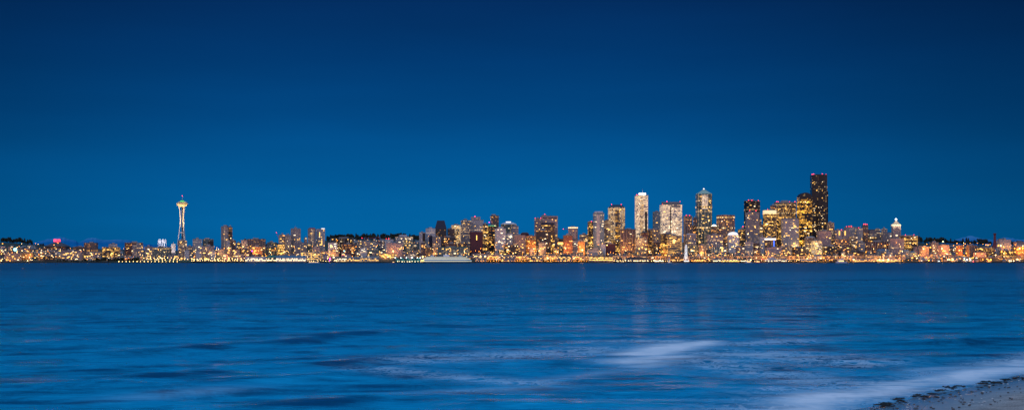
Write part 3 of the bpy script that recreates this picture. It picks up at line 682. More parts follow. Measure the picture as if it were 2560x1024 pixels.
    B('b', 666, 692, 617, 1.5, 'dark', 'black glass block in a teal frame above the long white pier hall', yaw=.05, win=8, ribs=4, ribm='rooft')
    B('b', 693, 712, 611, 1.5, 'amber', 'yellow lit mid block right of the black glass block in the teal frame', win=22)
    B('a', 697, 714, 587, 3, 'tan', 'tan lit block with glowing upper floors left of the pair of pale towers', win=10, wm='go')
    B('a', 713, 728, 588, 2.6, 'apart', 'pale ribbed tower leaning against the twin masted tower', win=6, ribs=5, mast=(.2, 5, 'redp'))
    B('a', 726, 752, 572, 2.9, 'apart', 'grey tower with two small red masts and scattered lit windows', win=18, ribs=4, ph=[(.35, .65, 3, 'conc')], mast=(.45, 5, 'redp'))
    B('a', 760, 768, 594, 3.4, 'pinkish', 'narrow pinkish block between the two grey towers', win=4)
    B('a', 769, 790, 572, 2.9, 'apart', 'left half of the broad pale tower pair, red roof slab on top', win=8, ph=[(.2, .9, 2, 'redp')])
    B('a', 790, 813, 573, 2.7, 'pale', 'right half of the broad pale tower pair with a white glowing roof corner', win=22, strips=[(.55, .65, 600, 612, 'gy'), (.3, .38, 580, 590, 'gy')], ph=[(.6, .98, 2, 'crownw')])
    B('b', 735, 766, 607, 1.9, 'grey', 'grey green blank fronted block below the twin masted tower', win=8)
    B('b', 766, 781, 608, 2.0, 'teal', 'dark blue block below the broad pale tower pair', win=0, roof='roofb')
    B('b', 752, 803, 630, .7, 'garage', 'long white framed low block with rows of yellow windows behind the marina masts', yaw=.04, win=50, dr=.4, ribs=8, ribm='whitep', dmax=40)
    B('b', 781, 800, 617, 1.4, 'pinkish', 'pink grey block below the right half of the broad pale tower pair', win=6)
    B('b', 828, 884, 596, 3, 'black', 'black glass hall with yellow lit floors in three mauve framed bays', yaw=.05, win=40, ribs=5, dr=.5, ph=[(.35, .78, 3.5, 'roofg')])
    B('b', 820, 844, 607, 1.9, 'white', 'cream block with lit strips in front of the black glass hall', win=14, wm='gw', yaw=.1)
    B('b', 826, 848, 622, 1.2, 'grey', 'grey low block below the cream block with lit strips', win=6, top='gable', th=2)
    B('b', 854, 886, 610, 1.8, 'brick', 'brownish block below the right side of the black glass hall', win=18, wm='go')
    B('b', 885, 905, 607, 3, 'grey', 'grey roofed block on the hill right of the black glass hall', win=7)
    B('b', 905, 925, 604, 4.4, 'pinkish', 'pinkish roofed block below the wooded ridge', win=10)
    B('b', 924, 943, 606, 3.4, 'pale', 'pale hillside block left of the red construction crane', win=6)
    B('b', 899, 918, 619, 1.4, 'white', 'blue white block with glowing ground floor on the slope below the wooded ridge', win=10, wm='gw')
    B('b', 919, 962, 626, 1.5, 'teal', 'long green roofed hall above the grey pier shed', win=24, yaw=.05, roof='rooft', dr=.35)
    B('b', 948, 988, 634, .8, 'garage', 'yellow lit low block between the grey pier shed and the green terminal', yaw=.05, win=36, dr=.4)
    B('b', 962, 984, 598, 4, 'white', 'white roofed block with red lights under the wooded ridge', win=3, bea=(.1, .4))
    B('b', 965, 1007, 608, 1.8, 'pinkish', 'pale pink gridded block with large dark windows above the green terminal', yaw=.12, win=12, ph=[(.3, .6, 3.5, 'roofb')])
    B('b', 988, 1033, 592, 3.4, 'pale', 'stepped pale block with glowing top floor under the wooded ridge', win=22, wm='gw', ph=[(.2, .65, 4.5, 'roofw')], strips=[(.5, .85, 596, 599, 'gw')])
    B('b', 1008, 1032, 600, 2.4, 'teal', 'glassy block with lit windows right of the pale pink gridded block', win=18)
    B('a', 1048, 1064, 581, 2.6, 'white', 'narrow white and black striped tower left of the sloped black tower', win=4, strips=[(.45, .95, 583, 610, 'black')])
    B('a', 1064, 1088, 571, 3, 'white', 'white ribbed tower with warm windows left of the sloped black tower', win=12, ribs=6, ribm='whitep', wm='go', ph=[(.35, .65, 2.5, 'roofw')])
    B('a', 1081, 1102, 592, 2, 'grey', 'grey blank sided tower in front of the sloped black tower', win=7, ribs=3)
    B('a', 1072, 1081, 589, 2.3, 'navy', 'slim dark blue tower left of the grey blank sided tower', win=0)
    B('b', 1052, 1064, 607, 1.6, 'brown', 'brown lit pillared block below the narrow striped tower', win=6, wm='go')
    B('b', 1064, 1080, 618, 1.2, 'orangewall', 'salmon pink lamp lit block above the stern of the ferry', win=4, wm='go')
    B('o', 1087, 1117, 551, 3.9, 'dark', 'dark tower with steep sloping sides and flat narrow top', yaw=.05, win=16, wm='go', top='trap', th=20, topm='navy')
    B('b', 1118, 1137, 572, 3.9, 'brown', 'brown shoulder block right of the sloped black tower', win=8, wm='go')
    B('o', 1101, 1140, 593, 3, 'dark', 'black glass block with orange lit floor lines below the sloped tower', win=18, wm='go', yaw=.1)
    B('b', 1112, 1143, 609, 2, 'brick', 'low red brick block behind the green hall above the ferry', win=3)
    B('o', 1128, 1152, 563, 4.3, 'glowtan', 'pale tower with glowing bands of offices and a small spire', win=16, mast=(.7, 5))
    B('o', 1152, 1178, 551, 3.4, 'grey', 'tall grey brown tower left of the red beacon tower', win=22, ribs=0)
    B('o', 1177, 1209, 550, 3.9, 'pale', 'tall pale tower with set back top and one big red beacon', win=22, ph=[(0.0, .75, 7.5, 'pale')], bea=(.3,), yaw=.12)
    B('a', 1175, 1207, 580, 2, 'maroon', 'round cornered windowless maroon block below the red beacon tower', win=0, cham=.18, yaw=0, strips=[(.5, .56, 588, 600, 'gy')], roof='maroon')
    B('b', 1094, 1170, 618, 1.2, 'teal', 'long dark green roofed hall with lit galleries above the ferry', yaw=.04, win=60, dr=.3, roof='rooft', ribs=8)
    B('b', 1144, 1168, 608, 1.8, 'brown', 'low brown roofs between the red brick block and the maroon block', win=3)
    B('b', 1170, 1196, 614, 1.5, 'tan', 'tan low block lit from below in front of the maroon block', win=8)
    B('o', 1207, 1220, 560, 3.2, 'amber', 'yellow lit slab right of the red beacon tower', win=22)
    B('o', 1219, 1241, 565, 2.9, 'dark', 'dark tower with green roof light below the small square topped tower', win=16, roof='green')
    B('a', 1226, 1247, 539, 4.4, 'brown', 'dark square topped tower with bright windows rising behind', win=22, wm='gw', ph=[(.15, .6, 3.5, 'conc')])
    B('o', 1252, 1291, 556, 4.0, 'teal', 'green grey tower with a glowing white sloped roof', win=14, top='trap', th=4, topm='roofw', ph=[(.35, .62, 2.5, 'crownw')])
    B('a', 1237, 1264, 571, 2.2, 'white', 'white stepped balcony block, taller left part, many lit flats', win=30, ph=[(.3, .8, 3, 'whitep')], wm='gw')
    B('a', 1264, 1281, 583, 2.2, 'white', 'white stepped balcony block, lower right part', win=18, wm='gw')
    B('a', 1278, 1296, 565, 3.2, 'grey', 'grey tower right of the white roofed tower', win=12)
    B('b', 1302, 1322, 580, 3.4, 'maroon', 'maroon block with dark hipped roof and lit top floors', win=12, top='trap', th=3, wm='go')
    B('a', 1282, 1313, 588, 2.1, 'pinkish', 'brown ribbed flats right of the white stepped balcony block', win=18, ribs=6)
    B('b', 1314, 1343, 590, 2.5, 'orangewall', 'warm lit block with glowing top floors left of the dark tinted block', win=22, bands=[(595, 598, 'bandline')], yaw=.1)
    B('b', 1259, 1295, 612, 1.4, 'dark', 'black block with rows of yellow lit floors below the white balcony block', yaw=.05, win=34)
    B('b', 1294, 1331, 619, 1.2, 'dark', 'low dark block with roof lights below the brown ribbed flats', win=18)
    B('b', 1219, 1258, 617, 1.3, 'pinkish', 'low pink grey row below the dark tower with the green roof light', win=14)
    B('o', 1336, 1353, 547, 3.9, 'pinkish', 'narrow mauve tower with two red lights left of the broad mauve tower', win=14, bea=(.05, .95), yaw=.1, parapet=2)
    B('o', 1352, 1394, 540, 4.3, 'pinkish', 'broad mauve slab tower with framed blank top and red beacon', yaw=.05, win=30, bea=(.22,), ph=[(.1, .32, 3.5, 'conc')], strips=[(.08, .95, 544, 546, 'black'), (.08, .5, 580, 592, 'amber')])
    B('o', 1352, 1386, 562, 3.2, 'amber', 'yellow lit offices under a dark blue glass roof before the broad mauve tower', yaw=.05, win=24, roof='navy', parapet=8)
    B('o', 1339, 1377, 576, 2.1, 'dark', 'dark tinted block with few lit bays in front of the broad mauve tower', win=14, yaw=.05, wm='gw')
    B('b', 1376, 1409, 597, 2, 'tan', 'pale roofed low hall glowing orange at its foot', yaw=.05, win=6, roof='roofw', bands=[(605, 610, 'go')])
    B('b', 1345, 1365, 606, 1.4, 'grey', 'grey block below the dark tinted block', win=6)
    B('b', 1366, 1392, 612, 1.2, 'brick', 'dark gabled brick row above the orange street lights', win=6, top='gablex', th=4)
    B('a', 1408, 1431, 588, 1.9, 'brick', 'dark red brick block with warm windows left of the pink uplit tower', win=12, wm='go')
    B('a', 1421, 1444, 567, 3.4, 'pinkish', 'round cornered pink tower with white uplit crown', win=8, cham=.25, yaw=0, crown=(2.5, 'crown'), ribs=4, ph=[(.3, .7, 2, 'conc')])
    B('b', 1430, 1453, 600, 1.6, 'white', 'white small windowed block below the pink uplit tower', win=12, wm='gw')
    B('b', 1449, 1470, 586, 2.8, 'tan', 'tan stepped block with glowing penthouse above the brightest street light', win=14, bands=[(588, 590, 'bandline')])
    B('o', 1444, 1462, 603, 1.9, 'orangewall', 'orange lamp lit corner block right above the brightest street light', win=5)
    B('o', 1469, 1483, 554, 3, 'amber', 'tan banded tower left of the blue white glass tower', win=24, bea=(.7,))
    B('a', 1483, 1510, 532, 2.5, 'blue', 'blue white glass tower with a pale tilted roof screen', win=22, wm='gw', strips=[(.2, .55, 536, 612, 'white')], ph=[(.1, .9, 3.5, 'roofw')], yaw=.2)
    B('o', 1510, 1526, 548, 3.1, 'tan', 'rose tan slim tower with arched top between two taller towers', win=16, top='round', th=5, topm='tan', yaw=.02)
    B('o', 1521, 1561, 511, 3.9, 'glowtan', 'glowing ribbed tower with chamfered corners and dark hipped roof', win=30, cham=.22, yaw=0, top='trap', th=7, topm='navy', strips=[(.38, .66, 525, 600, 'gold')], bea=(.2, .8), dr=.9, ribs=8, ribm='conc')
    B('o', 1550, 1588, 574, 2.4, 'brown', 'brown block with bright vertical light strips between two tall towers', win=22, ribs=5, yaw=.05, ribm='pinkish', roof='roofd', parapet=3)
    B('b', 1528, 1556, 600, 2, 'amber', 'yellow glowing low block at the foot of the glowing ribbed tower', win=26)
    B('b', 1502, 1514, 610, 1.5, 'white', 'small pink white box block below the slim arched tower', win=0, yaw=0)
    B('b', 1514, 1538, 609, 1.6, 'maroon', 'low maroon block right of the small pink white box', win=0, yaw=.05)
    B('b', 1468, 1505, 624, 1.1, 'pale', 'pale colonnaded low hall right of the brightest street light', yaw=.03, win=5, ribs=14, dr=.35)
    B('a', 1588, 1619, 488, 3.2, 'glowwhite', 'tallest white tower with glowing box crown and mast', yaw=.12, win=34, wm='gw', ph=[(.3, .85, 5.5, 'crownw')], mast=(.6, 10), bea=(.05,), strips=[(.72, .92, 528, 585, 'black'), (.3, .6, 500, 590, 'glowtan')], dr=.8)
    B('b', 1603, 1619, 577, 2.4, 'brick', 'dark rounded block in front of the tallest white tower', win=6, top='dome', th=4, yaw=0)
    B('b', 1588, 1617, 593, 1.7, 'tan', 'bright tan block with square lit windows below the tallest white tower', yaw=.04, win=26, ph=[(.4, .6, 3, 'conc')])
    B('b', 1618, 1630, 574, 2.5, 'dark', 'narrow dark block right of the dark rounded block', win=8)
    B('a', 1632, 1651, 529, 4, 'blue', 'pale blue grey tower left of the broad white tower', win=14)
    B('o', 1626, 1650, 572, 2.6, 'tan', 'rosy tan block with gridded windows left of the broad white tower', win=26, yaw=.1)
    B('b', 1631, 1650, 604, 1.5, 'dark', 'dark blue glassy block below the rosy tan gridded block', win=6)
    B('o', 1651, 1703, 511.5, 3.4, 'glowwhite', 'broad white tower split by a dark vertical slot, floors brightly lit', yaw=.04, win=60, wm='gw', dr=.7, ph=[(.07, .93, 7, 'roofg')], bea=(.06, .28, .93), strips=[(.405, .45, 516, 580, 'black'), (.47, .93, 513, 518, 'roofg')])
    B('b', 1651, 1684, 584, 2.2, 'amber', 'yellow lit lower block at the foot of the broad white tower', win=26)
    B('b', 1668, 1703, 588, 1.6, 'garage', 'brown parking block with yellow lit openings before the broad white tower', yaw=.04, win=10, strips=[(.35, .5, 597, 607, 'gy')])
    B('b', 1640, 1665, 614, 1.1, 'grey', 'grey low block between the street glow and the brown parking block', win=14)
    B('o', 1709, 1730, 539, 3.4, 'brown', 'dark brown tower with red roof lights right of the broad white tower', win=12, bea=(.2, .7), wm='go', ribs=3)
    B('o', 1733, 1742, 543, 4.4, 'brown', 'sliver of dark tower behind the pyramid roofed tower', win=5, wm='go')
    B('b', 1716, 1740, 582, 2.2, 'grey', 'grey apartment block with pale curved roof above the big wheel', win=14, top='round', th=3, topm='roofw')
    B('b', 1727, 1742, 562, 3.1, 'dark', 'small dark block left of the pyramid roofed tower', win=10, wm='go')
    B('b', 1720, 1742, 611, 1.4, 'teal', 'grey green block directly right of the big wheel', win=14)
    B('o', 1741, 1778, 472, 3.3, 'teal', 'tall tower with pale green pyramid roof and glowing lantern', yaw=0, dr=.95, cham=.16, win=70, top='pyr', th=12, lantern=2.6, topm='copper', ribs=4, ribm='glowtan', strips=[(.3, .7, 487, 522, 'glowwhite')], bands=[(515, 519, 'bandline'), (567, 569, 'bandline')])
    B('b', 1778, 1792, 560, 2.9, 'brown', 'dark brown block with zigzag white roof lights', win=5, top='gable', th=4, topm='gw')
    B('o', 1793, 1835, 537, 3.1, 'brown', 'dark broad tower with glowing orange top floors', yaw=.05, win=40, wm='go', bands=[(541, 543.5, 'bandline'), (567, 570, 'bandline')], ph=[(.3, .6, 1, 'conc')])
    B('b', 1766, 1806, 586, 2.0, 'grey', 'grey hotel block with scattered windows between pyramid tower and dark broad tower', yaw=.04, win=34)
    B('b', 1778, 1814, 615, 1.4, 'teal', 'low block in a white square frame with one tall yellow bay', yaw=.03, win=18, ribs=6, ribm='whitep', strips=[(.66, .74, 616, 628, 'gy')])
    B('b', 1744, 1766, 612, 1.4, 'tan', 'tan low block glowing orange at the foot of the pyramid roofed tower', win=20, wm='go')
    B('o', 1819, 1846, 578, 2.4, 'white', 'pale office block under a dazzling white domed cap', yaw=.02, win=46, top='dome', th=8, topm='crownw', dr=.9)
    B('o', 1845, 1862, 572, 3, 'amber', 'yellow lit block right of the dazzling white domed cap', win=14, ph=[(.5, .9, 6, 'conc')], bea=(.7,))
    B('o', 1861, 1899, 501, 4.2, 'black', 'black square tower with dim lit right face and red roof lights', yaw=.32, win=26, bea=(.1, .4, .95), dr=.7)
    B('o', 1865, 1897, 530, 3, 'grey', 'grey gridded tower standing in front of the black square tower', yaw=.04, win=40, ph=[(.2, .8, 3.5, 'grey')], bea=(.25, .75))
    B('b', 1896, 1908, 560, 3.3, 'tan', 'stepped tan tower edge right of the grey gridded tower', win=16, ph=[(.2, .6, 14, 'tan')])
    B('b', 1862, 1882, 602, 1.6, 'pale', 'pale block with rounded gable in front of the grey gridded tower', win=4, top='round', th=4, topm='pale', yaw=0, wm='go')
    B('b', 1899, 1911, 591, 2.1, 'white', 'white striped small block left of the blue neon block', win=8)
    B('b', 1883, 1899, 606, 1.5, 'brown', 'brown low block right of the pale rounded gable block', win=10)
    B('b', 1840, 1862, 616, 1.3, 'pinkish', 'pinkish low block below the dazzling white domed block', win=8)
    B('b', 1885, 1900, 624, 1.0, 'orangewall', 'small orange lit block with three square windows near the shore road', win=5, wm='go', yaw=0)
    B('o', 1909, 1939, 524, 3.1, 'amber', 'brown tower under a bright cream floodlit top storey', yaw=.04, win=36, crown=(9, 'crown'), bea=(.3,))
    B('o', 1926, 1938, 512, 4.5, 'brown', 'small dark roof block behind the cream topped tower', win=0)
    B('o', 1938, 1987, 507, 4.2, 'amber', 'broad banded tower with four red roof lights behind the white slab', yaw=.03, win=36, bea=(.02, .1, .7, .98), bands=[(510, 511.5, 'bandline'), (530, 533, 'bandline')], parapet=5)
    B('o', 1955, 1995, 543, 2.7, 'pale', 'pale slab tower with low dark hipped roof', yaw=.05, win=66, top='trap', th=3, topm='roofd', wm='gy')
    B('b', 1910, 1938, 593, 2, 'brown', 'brown block with a white neon roof line and a blue vertical strip', win=8, yaw=.02, bands=[(594, 598, 'crownw')], strips=[(.8, .86, 600, 617, 'neonb')])
    B('o', 1995, 2027, 480, 3.6, 'gold', 'round topped black tower full of golden windows', yaw=.03, win=60, top='round', th=12, topm='black', dr=.9)
    B('o', 2068, 2085, 555, 3, 'tan', 'small tan block with lit windows right of the tallest black tower', win=16)
    B('b', 2013, 2038, 588, 1.9, 'tan', 'tan round topped block below the golden windowed tower', win=10, top='dome', th=5, topm='conc', yaw=0)
    B('b', 2029, 2054, 600, 1.5, 'glowtan', 'bright yellow lit block at the foot of the tallest black tower', yaw=.02, win=40, wm='gy')
    B('b', 2043, 2076, 576, 2.3, 'pinkish', 'pale brown block with blank top below the tallest black tower', yaw=.1, win=8)
    B('b', 2052, 2082, 588, 1.8, 'brown', 'brown block with warm windows below the pale brown blank topped block', win=24, wm='go')
    B('b', 2056, 2101, 614, 1.2, 'dark', 'wide dark block with one lit roof line right of the yellow lit block', yaw=.03, win=10, bands=[(615, 617, 'bandline')])
    B('b', 1915, 1952, 617, 1.2, 'pinkish', 'low pinkish row with lit upper floor below the blue neon block', yaw=.03, win=18)
    B('b', 1953, 1979, 614, 1.3, 'tan', 'tan low block with two lit floors below the pale slab tower', win=20, yaw=.03)
    B('b', 1980, 2011, 617, 1.2, 'brown', 'low brown block below the golden windowed tower', win=14)
    # right of the tallest tower
    B('h', 2085, 2105, 574, 3, 'pinkish', 'hospital block with a tall yellow lit stair strip at its right end', win=8, yaw=.03, strips=[(.5, .68, 575, 586, 'gy')], bea=(.9,))
    B('h', 2106, 2124, 573, 3.4, 'pinkish', 'hospital block with a yellow lit strip at its left end', win=6, yaw=.03, strips=[(.2, .38, 575, 586, 'gy')])
    B('h', 2112, 2142, 566, 4.4, 'pale', 'long pale hospital roofline with red and pink roof lights', win=8, yaw=.03, bea=(.1, .3, .5), wm='gw')
    B('h', 2139, 2157, 569, 3.6, 'pale', 'pale hospital wing with one red light left of the round drum', win=8, bea=(.3,))
    B('h', 2156, 2170, 560, 4, 'brown', 'dark round cornered drum with red roof lights on the hospital skyline', win=3, cham=.3, yaw=0, bea=(.2, .5, .8))
    B('h', 2168, 2190, 571, 4.4, 'grey', 'grey gabled hospital wing right of the round drum', win=8, wm='gw', top='trap', th=3)
    B('b', 2188, 2200, 568, 5, 'grey', 'left of the two plain grey blocks on the skyline left of the white lantern tower', win=0, top='trap', th=2, topm='roofg')
    B('b', 2204, 2218, 570, 5, 'grey', 'right of the two plain grey blocks on the skyline left of the white lantern tower', win=0)
    B('a', 2187, 2229, 580, 3.9, 'pale', 'wide pale flats below the two plain grey skyline blocks', win=26, wm='gw', yaw=.05)
    B('b', 2142, 2188, 585, 3.2, 'grey', 'wide grey block with dim windows below the hospital drum', win=14, wm='gw', yaw=.05)
    B('b', 2083, 2122, 596, 2.2, 'brown', 'brown block with lit floor lines right of the brown warm windowed block', win=20, wm='go', yaw=.05)
    B('b', 2123, 2143, 589, 2.4, 'tan', 'rosy tan block with yellow windows left of the columned brown hall', win=22)
    B('b', 2147, 2162, 604, 2.0, 'pale', 'pale blank walled block left of the columned brown hall', win=4)
    B('b', 2161, 2223, 603, 2.6, 'brick', 'columned brown hall with dark flat roof left of the white lantern tower', yaw=.04, win=22, ribs=13, ribm='pinkish', roof='roofd', dr=.35)
    B('b', 2170, 2192, 589.5, 2.9, 'dark', 'low block with a bright white lit roof terrace above the columned brown hall', win=6, bands=[(590, 594, 'bandline')])
    B('b', 2223, 2257, 595, 2, 'pinkish', 'pink grey block behind the foot of the white lantern tower', yaw=.04, win=8, ribs=6)
    B('b', 2251, 2291, 588, 2.6, 'amber', 'dark block with yellow floors and two big red beacons', yaw=.04, win=24, bea=(.25, .8), ph=[(.1, .9, 2, 'conc')])
    B('b', 2257, 2272, 622, 1.3, 'blue', 'small blue roofed block right of the foot of the white lantern tower', win=4, top='gablex', th=3, topm='roofb')
    B('b', 2272, 2290, 625, 1.1, 'blue', 'low blue grey rounded block left of the pink silos', win=4, top='dome', th=4, topm='roofb', yaw=0)
    B('b', 2165, 2190, 631, .9, 'tan', 'cream two storey block with lit columns beside the shore road', win=12, ribs=4, yaw=.03, top='trap', th=2)
    B('b', 2120, 2160, 624, 1.2, 'brown', 'low dark gabled row left of the cream two storey block', win=9, top='gable', th=4)
    B('b', 2192, 2222, 620, 1.5, 'blue', 'low blue roofed block under the columned brown hall', win=4, top='trap', th=3, topm='roofb')
    B('b', 2299, 2322, 615, 1.4, 'pinkish', 'pinkish flat fronted warehouse right of the pink silos', win=2, yaw=.3)
    B('b', 2324, 2346, 604, 3.2, 'grey', 'mauve hillside block with one lit stair right of the chimney mast', win=7, wm='gw')
    B('b', 2345, 2372, 610, 2.4, 'pinkish', 'pinkish hillside block with lit balconies left of the brown twin block', win=12)
    B('b', 2390, 2406, 612, 2.0, 'brick', 'narrow brick block left of the brown twin block', win=4)
    B('b', 2416, 2441, 611, 1.8, 'brown', 'brown twin bayed block in the middle of the right shore', win=4, ribs=3)
    B('b', 2441, 2483, 617, 1.7, 'amber', 'yellow windowed long block left of the brick stack tower', yaw=.05, win=22)
    B('b', 2434, 2464, 624, 1.2, 'pinkish', 'pink low hall with gable below the yellow windowed long block', win=3, top='gable', th=4)
    B('b', 2494, 2525, 597, 3.6, 'pale', 'pale square block on the skyline right of the brick stack tower', win=5, yaw=.1, wm='go', ph=[(.1, .3, 3, 'pale'), (.45, .6, 4, 'pale')])
    B('b', 2534, 2562, 602, 3.6, 'pinkish', 'pale block cut by the right edge of the view', win=8, wm='go')
    B('b', 2500, 2530, 624, 1.4, 'amber', 'yellow windowed low block near the right shore', win=14)
    B('b', 2532, 2562, 614, 1.8, 'orangewall', 'orange lamp lit block at the far right edge', win=8, wm='gy')
    B('w', 2504, 2562, 640, .2, 'orangewall', 'long orange lit freight shed at the far right shore', yaw=.02, win=10, wm='go', dr=.3)
    B('w', 2446, 2500, 640, .2, 'orangewall', 'orange lit low shed left of the long orange freight shed', yaw=.02, win=8, wm='go', dr=.3)
    B('w', 2372, 2404, 640, .3, 'pinkish', 'pink grey shore shed behind the yellow lamp cluster', yaw=.02, win=6, wm='go', dr=.3)
    # condominium row and pier sheds along the water
    for (a, b, t, lab) in [(1188, 1216, 634, 'grey ribbed waterfront block directly right of the ferry bow'), (1217, 1252, 636, 'long waterfront block of grey bays below the low pink grey row'),
            (1253, 1288, 637, 'waterfront block of white bays below the black lit floored block'), (1289, 1322, 639, 'waterfront block of pinkish bays below the low dark block with roof lights'),
            (1323, 1356, 639, 'mauve waterfront block below the dark tinted tower'), (1357, 1392, 640, 'mauve waterfront block below the broad mauve tower'),
            (1393, 1430, 640, 'long mauve waterfront block left of the brightest street light'), (1431, 1470, 639, 'grey waterfront block below the brightest street light')]:
        B('a', a, b, t, 0, 'condo', lab, Y=4395, yaw=.02, dr=.45, win=26, group='waterfront blocks of flats', dmax=18, ribs=5, ribm='pinkish')
# ---------------------------------------------------------------- other tall shapes
def silos():
    Y = 4600; zb = base(2296, Y); k = Y / F; reserve(2283, 2309, Y, 30, 612)
    t = thing('silo_block', 'pink lit pair of round silos left of the orange glow at the right shore', 'silo', (wx(2296, Y), Y, zb)); z = lambda y: wz(2296, y, Y) - zb
    MB().cyl(5 * k, 0, 7 * k, 7 * k, 0, z(612), 20).build('silo', 'pinkish', t); MB().cyl(-6 * k, 3, 6 * k, 6 * k, 0, z(614), 20).build('silo', 'pinkish', t)
    MB().cyl(5 * k, 0, 7.2 * k, 7.2 * k, z(612), z(611.4), 20).build('roof', 'roofg', t)
silos()
def stack():
    Y = 5100; zb = base(2487, Y); k = Y / F; reserve(2478, 2496, Y, 24, 580); z = lambda y: wz(2487, y, Y) - zb
    t = thing('brick_stack', 'dark red brick smokestack with flared top and widening foot at the right', 'smokestack', (wx(2487, Y), Y, zb))
    MB().lathe([(10 * k, 0), (8 * k, z(618)), (4.4 * k, z(608)), (3.2 * k, z(598)), (2.4 * k, z(585))], 16).build('shaft', 'brickp', t)
    MB().lathe([(2.4 * k, z(585)), (3.5 * k, z(583)), (3.6 * k, z(580))], 16).build('cap', 'brickp', t)
MT['brickp'] = plain('dark_red_brick', (.16, .035, .045), .85)
stack()
def chimney():
    Y = 4900; zb = base(2297, Y); k = Y / F
    t = thing('chimney_mast', 'thin dark mast on the skyline right of the two big red beacons', 'mast', (wx(2297.5, Y), Y, zb)); z = wz(2297, 579, Y) - zb
    m = MB(); m.bar((-3, 0, 0), (-.9, 0, z * .8), .5, 4); m.bar((3, 0, 0), (.9, 0, z * .8), .5, 4); m.bar((0, 0, 0), (0, 0, z), .9, 5)
    for i in range(7): m.bar((-3 + .3 * i, 0, z * .11 * i), (3 - .3 * i, 0, z * .11 * (i + 1)), .3, 4)
    m.build('lattice', 'steel', t)
chimney()
def crane(x, Y, y_top, jx0, jx1, yj0, yj1, label, lum=True):
    zb = base(x, Y); k = Y / F; t = thing('tower_crane', label, 'crane', (wx(x, Y), Y, zb)); z = lambda y: wz(x, y, Y) - zb
    m = MB()
    for a in (-1.3, 1.3):
        for b in (-1.3, 1.3): m.bar((a, b, 0), (a, b, z(y_top)), .3, 4)
    n = 10
    for i in range(n): m.bar((-1.3 * (-1) ** i, -1.3, z(y_top) * i / n), (1.3 * (-1) ** i, -1.3, z(y_top) * (i + 1) / n), .22, 4)
    m.build('mast', 'redp', t)
    j = MB(); p, q = ((jx0 - x) * k, 0, z(yj0)), ((jx1 - x) * k, 0, z(yj1)); j.bar(p, q, .5, 4); j.bar((p[0], 0, p[2] + 1.6), (q[0], 0, q[2] + 1.6), .35, 4)
    j.build('jib', 'redp', t); MB().box(-2, 2, -1.6, 1.6, z(y_top) - 1, z(y_top) + 2).build('cab', 'conc', t)
    put('beacon_light', BEAC, t, (q[0], 0, q[2] + .5)); return t
crane(697.5, 4820, 597, 699, 691, 599, 582, 'red luffing crane with one red tip light left of the pair of pale towers')
crane(947, 5300, 592, 952, 905, 594, 595.5, 'red construction crane before the wooded ridge', True)
crane(1425, 5000, 571, 1428, 1408, 572, 572.5, 'thin crane with horizontal jib left of the pink uplit tower')
exec_table()
# ---------------------------------------------------------------- filler blocks, seen between and below the named towers
LM = [(143, 'red neon sign'), (182, 'wide mauve office block'), (278, 'yellow lit office block'), (405, 'white arches'), (456, 'saucer tower'), (562, 'lone mauve ribbed tower'), (642, 'brown flat roofed block'),
      (739, 'twin masted tower'), (790, 'broad pale tower pair'), (856, 'black glass hall'), (947, 'red construction crane'), (986, 'pink gridded block'), (1022, 'green terminal'), (1100, 'sloped dark tower'),
      (1165, 'ferry bow'), (1191, 'maroon block'), (1236, 'square topped tower'), (1270, 'white roofed tower'), (1325, 'dark tinted block'), (1373, 'broad mauve tower'), (1432, 'pink uplit tower'), (1496, 'blue white glass tower'),
      (1540, 'glowing ribbed tower'), (1603, 'tallest white tower'), (1677, 'broad white tower'), (1715, 'big wheel'), (1759, 'pyramid roofed tower'), (1814, 'dark broad tower'), (1880, 'black square tower'),
      (1924, 'cream topped tower'), (1975, 'pale slab tower'), (2011, 'golden windowed tower'), (2047, 'tallest black tower'), (2105, 'hospital strips of yellow light'), (2163, 'hospital drum'),
      (2192, 'columned brown hall'), (2240, 'white lantern tower'), (2271, 'two red beacons'), (2296, 'pink silos'), (2428, 'brown twin bayed block'), (2487, 'brick smokestack'), (2540, 'right edge of the view')]
USED = {}
ORD = ['', 'second ', 'third ', 'fourth ', 'fifth ', 'sixth ', 'seventh ', 'eighth ', 'ninth ', 'tenth ']
def where(x):
    p, n = min(LM, key=lambda l: abs(l[0] - x)); d = x - p
    return ('right of the ' if d > 6 else 'left of the ' if d < -6 else 'in line with the ') + n
ADJ = dict(grey='grey', pale='pale', tan='tan', brown='brown', brick='brick', dark='dark', teal='green grey', white='white', pinkish='pinkish', amber='yellow lit', orangewall='orange lit', condo='mauve grey', shed='steel grey')
def covered(x0, x1, Yf, yt):
    c = 0
    for q in np.linspace(x0, x1, 7):
        y = min([p[6] for p in PLACED if p[4] <= q <= p[5] and p[2] < Yf] + [660]); c += y < yt + 1.5
    return c / 7
cnt = 0
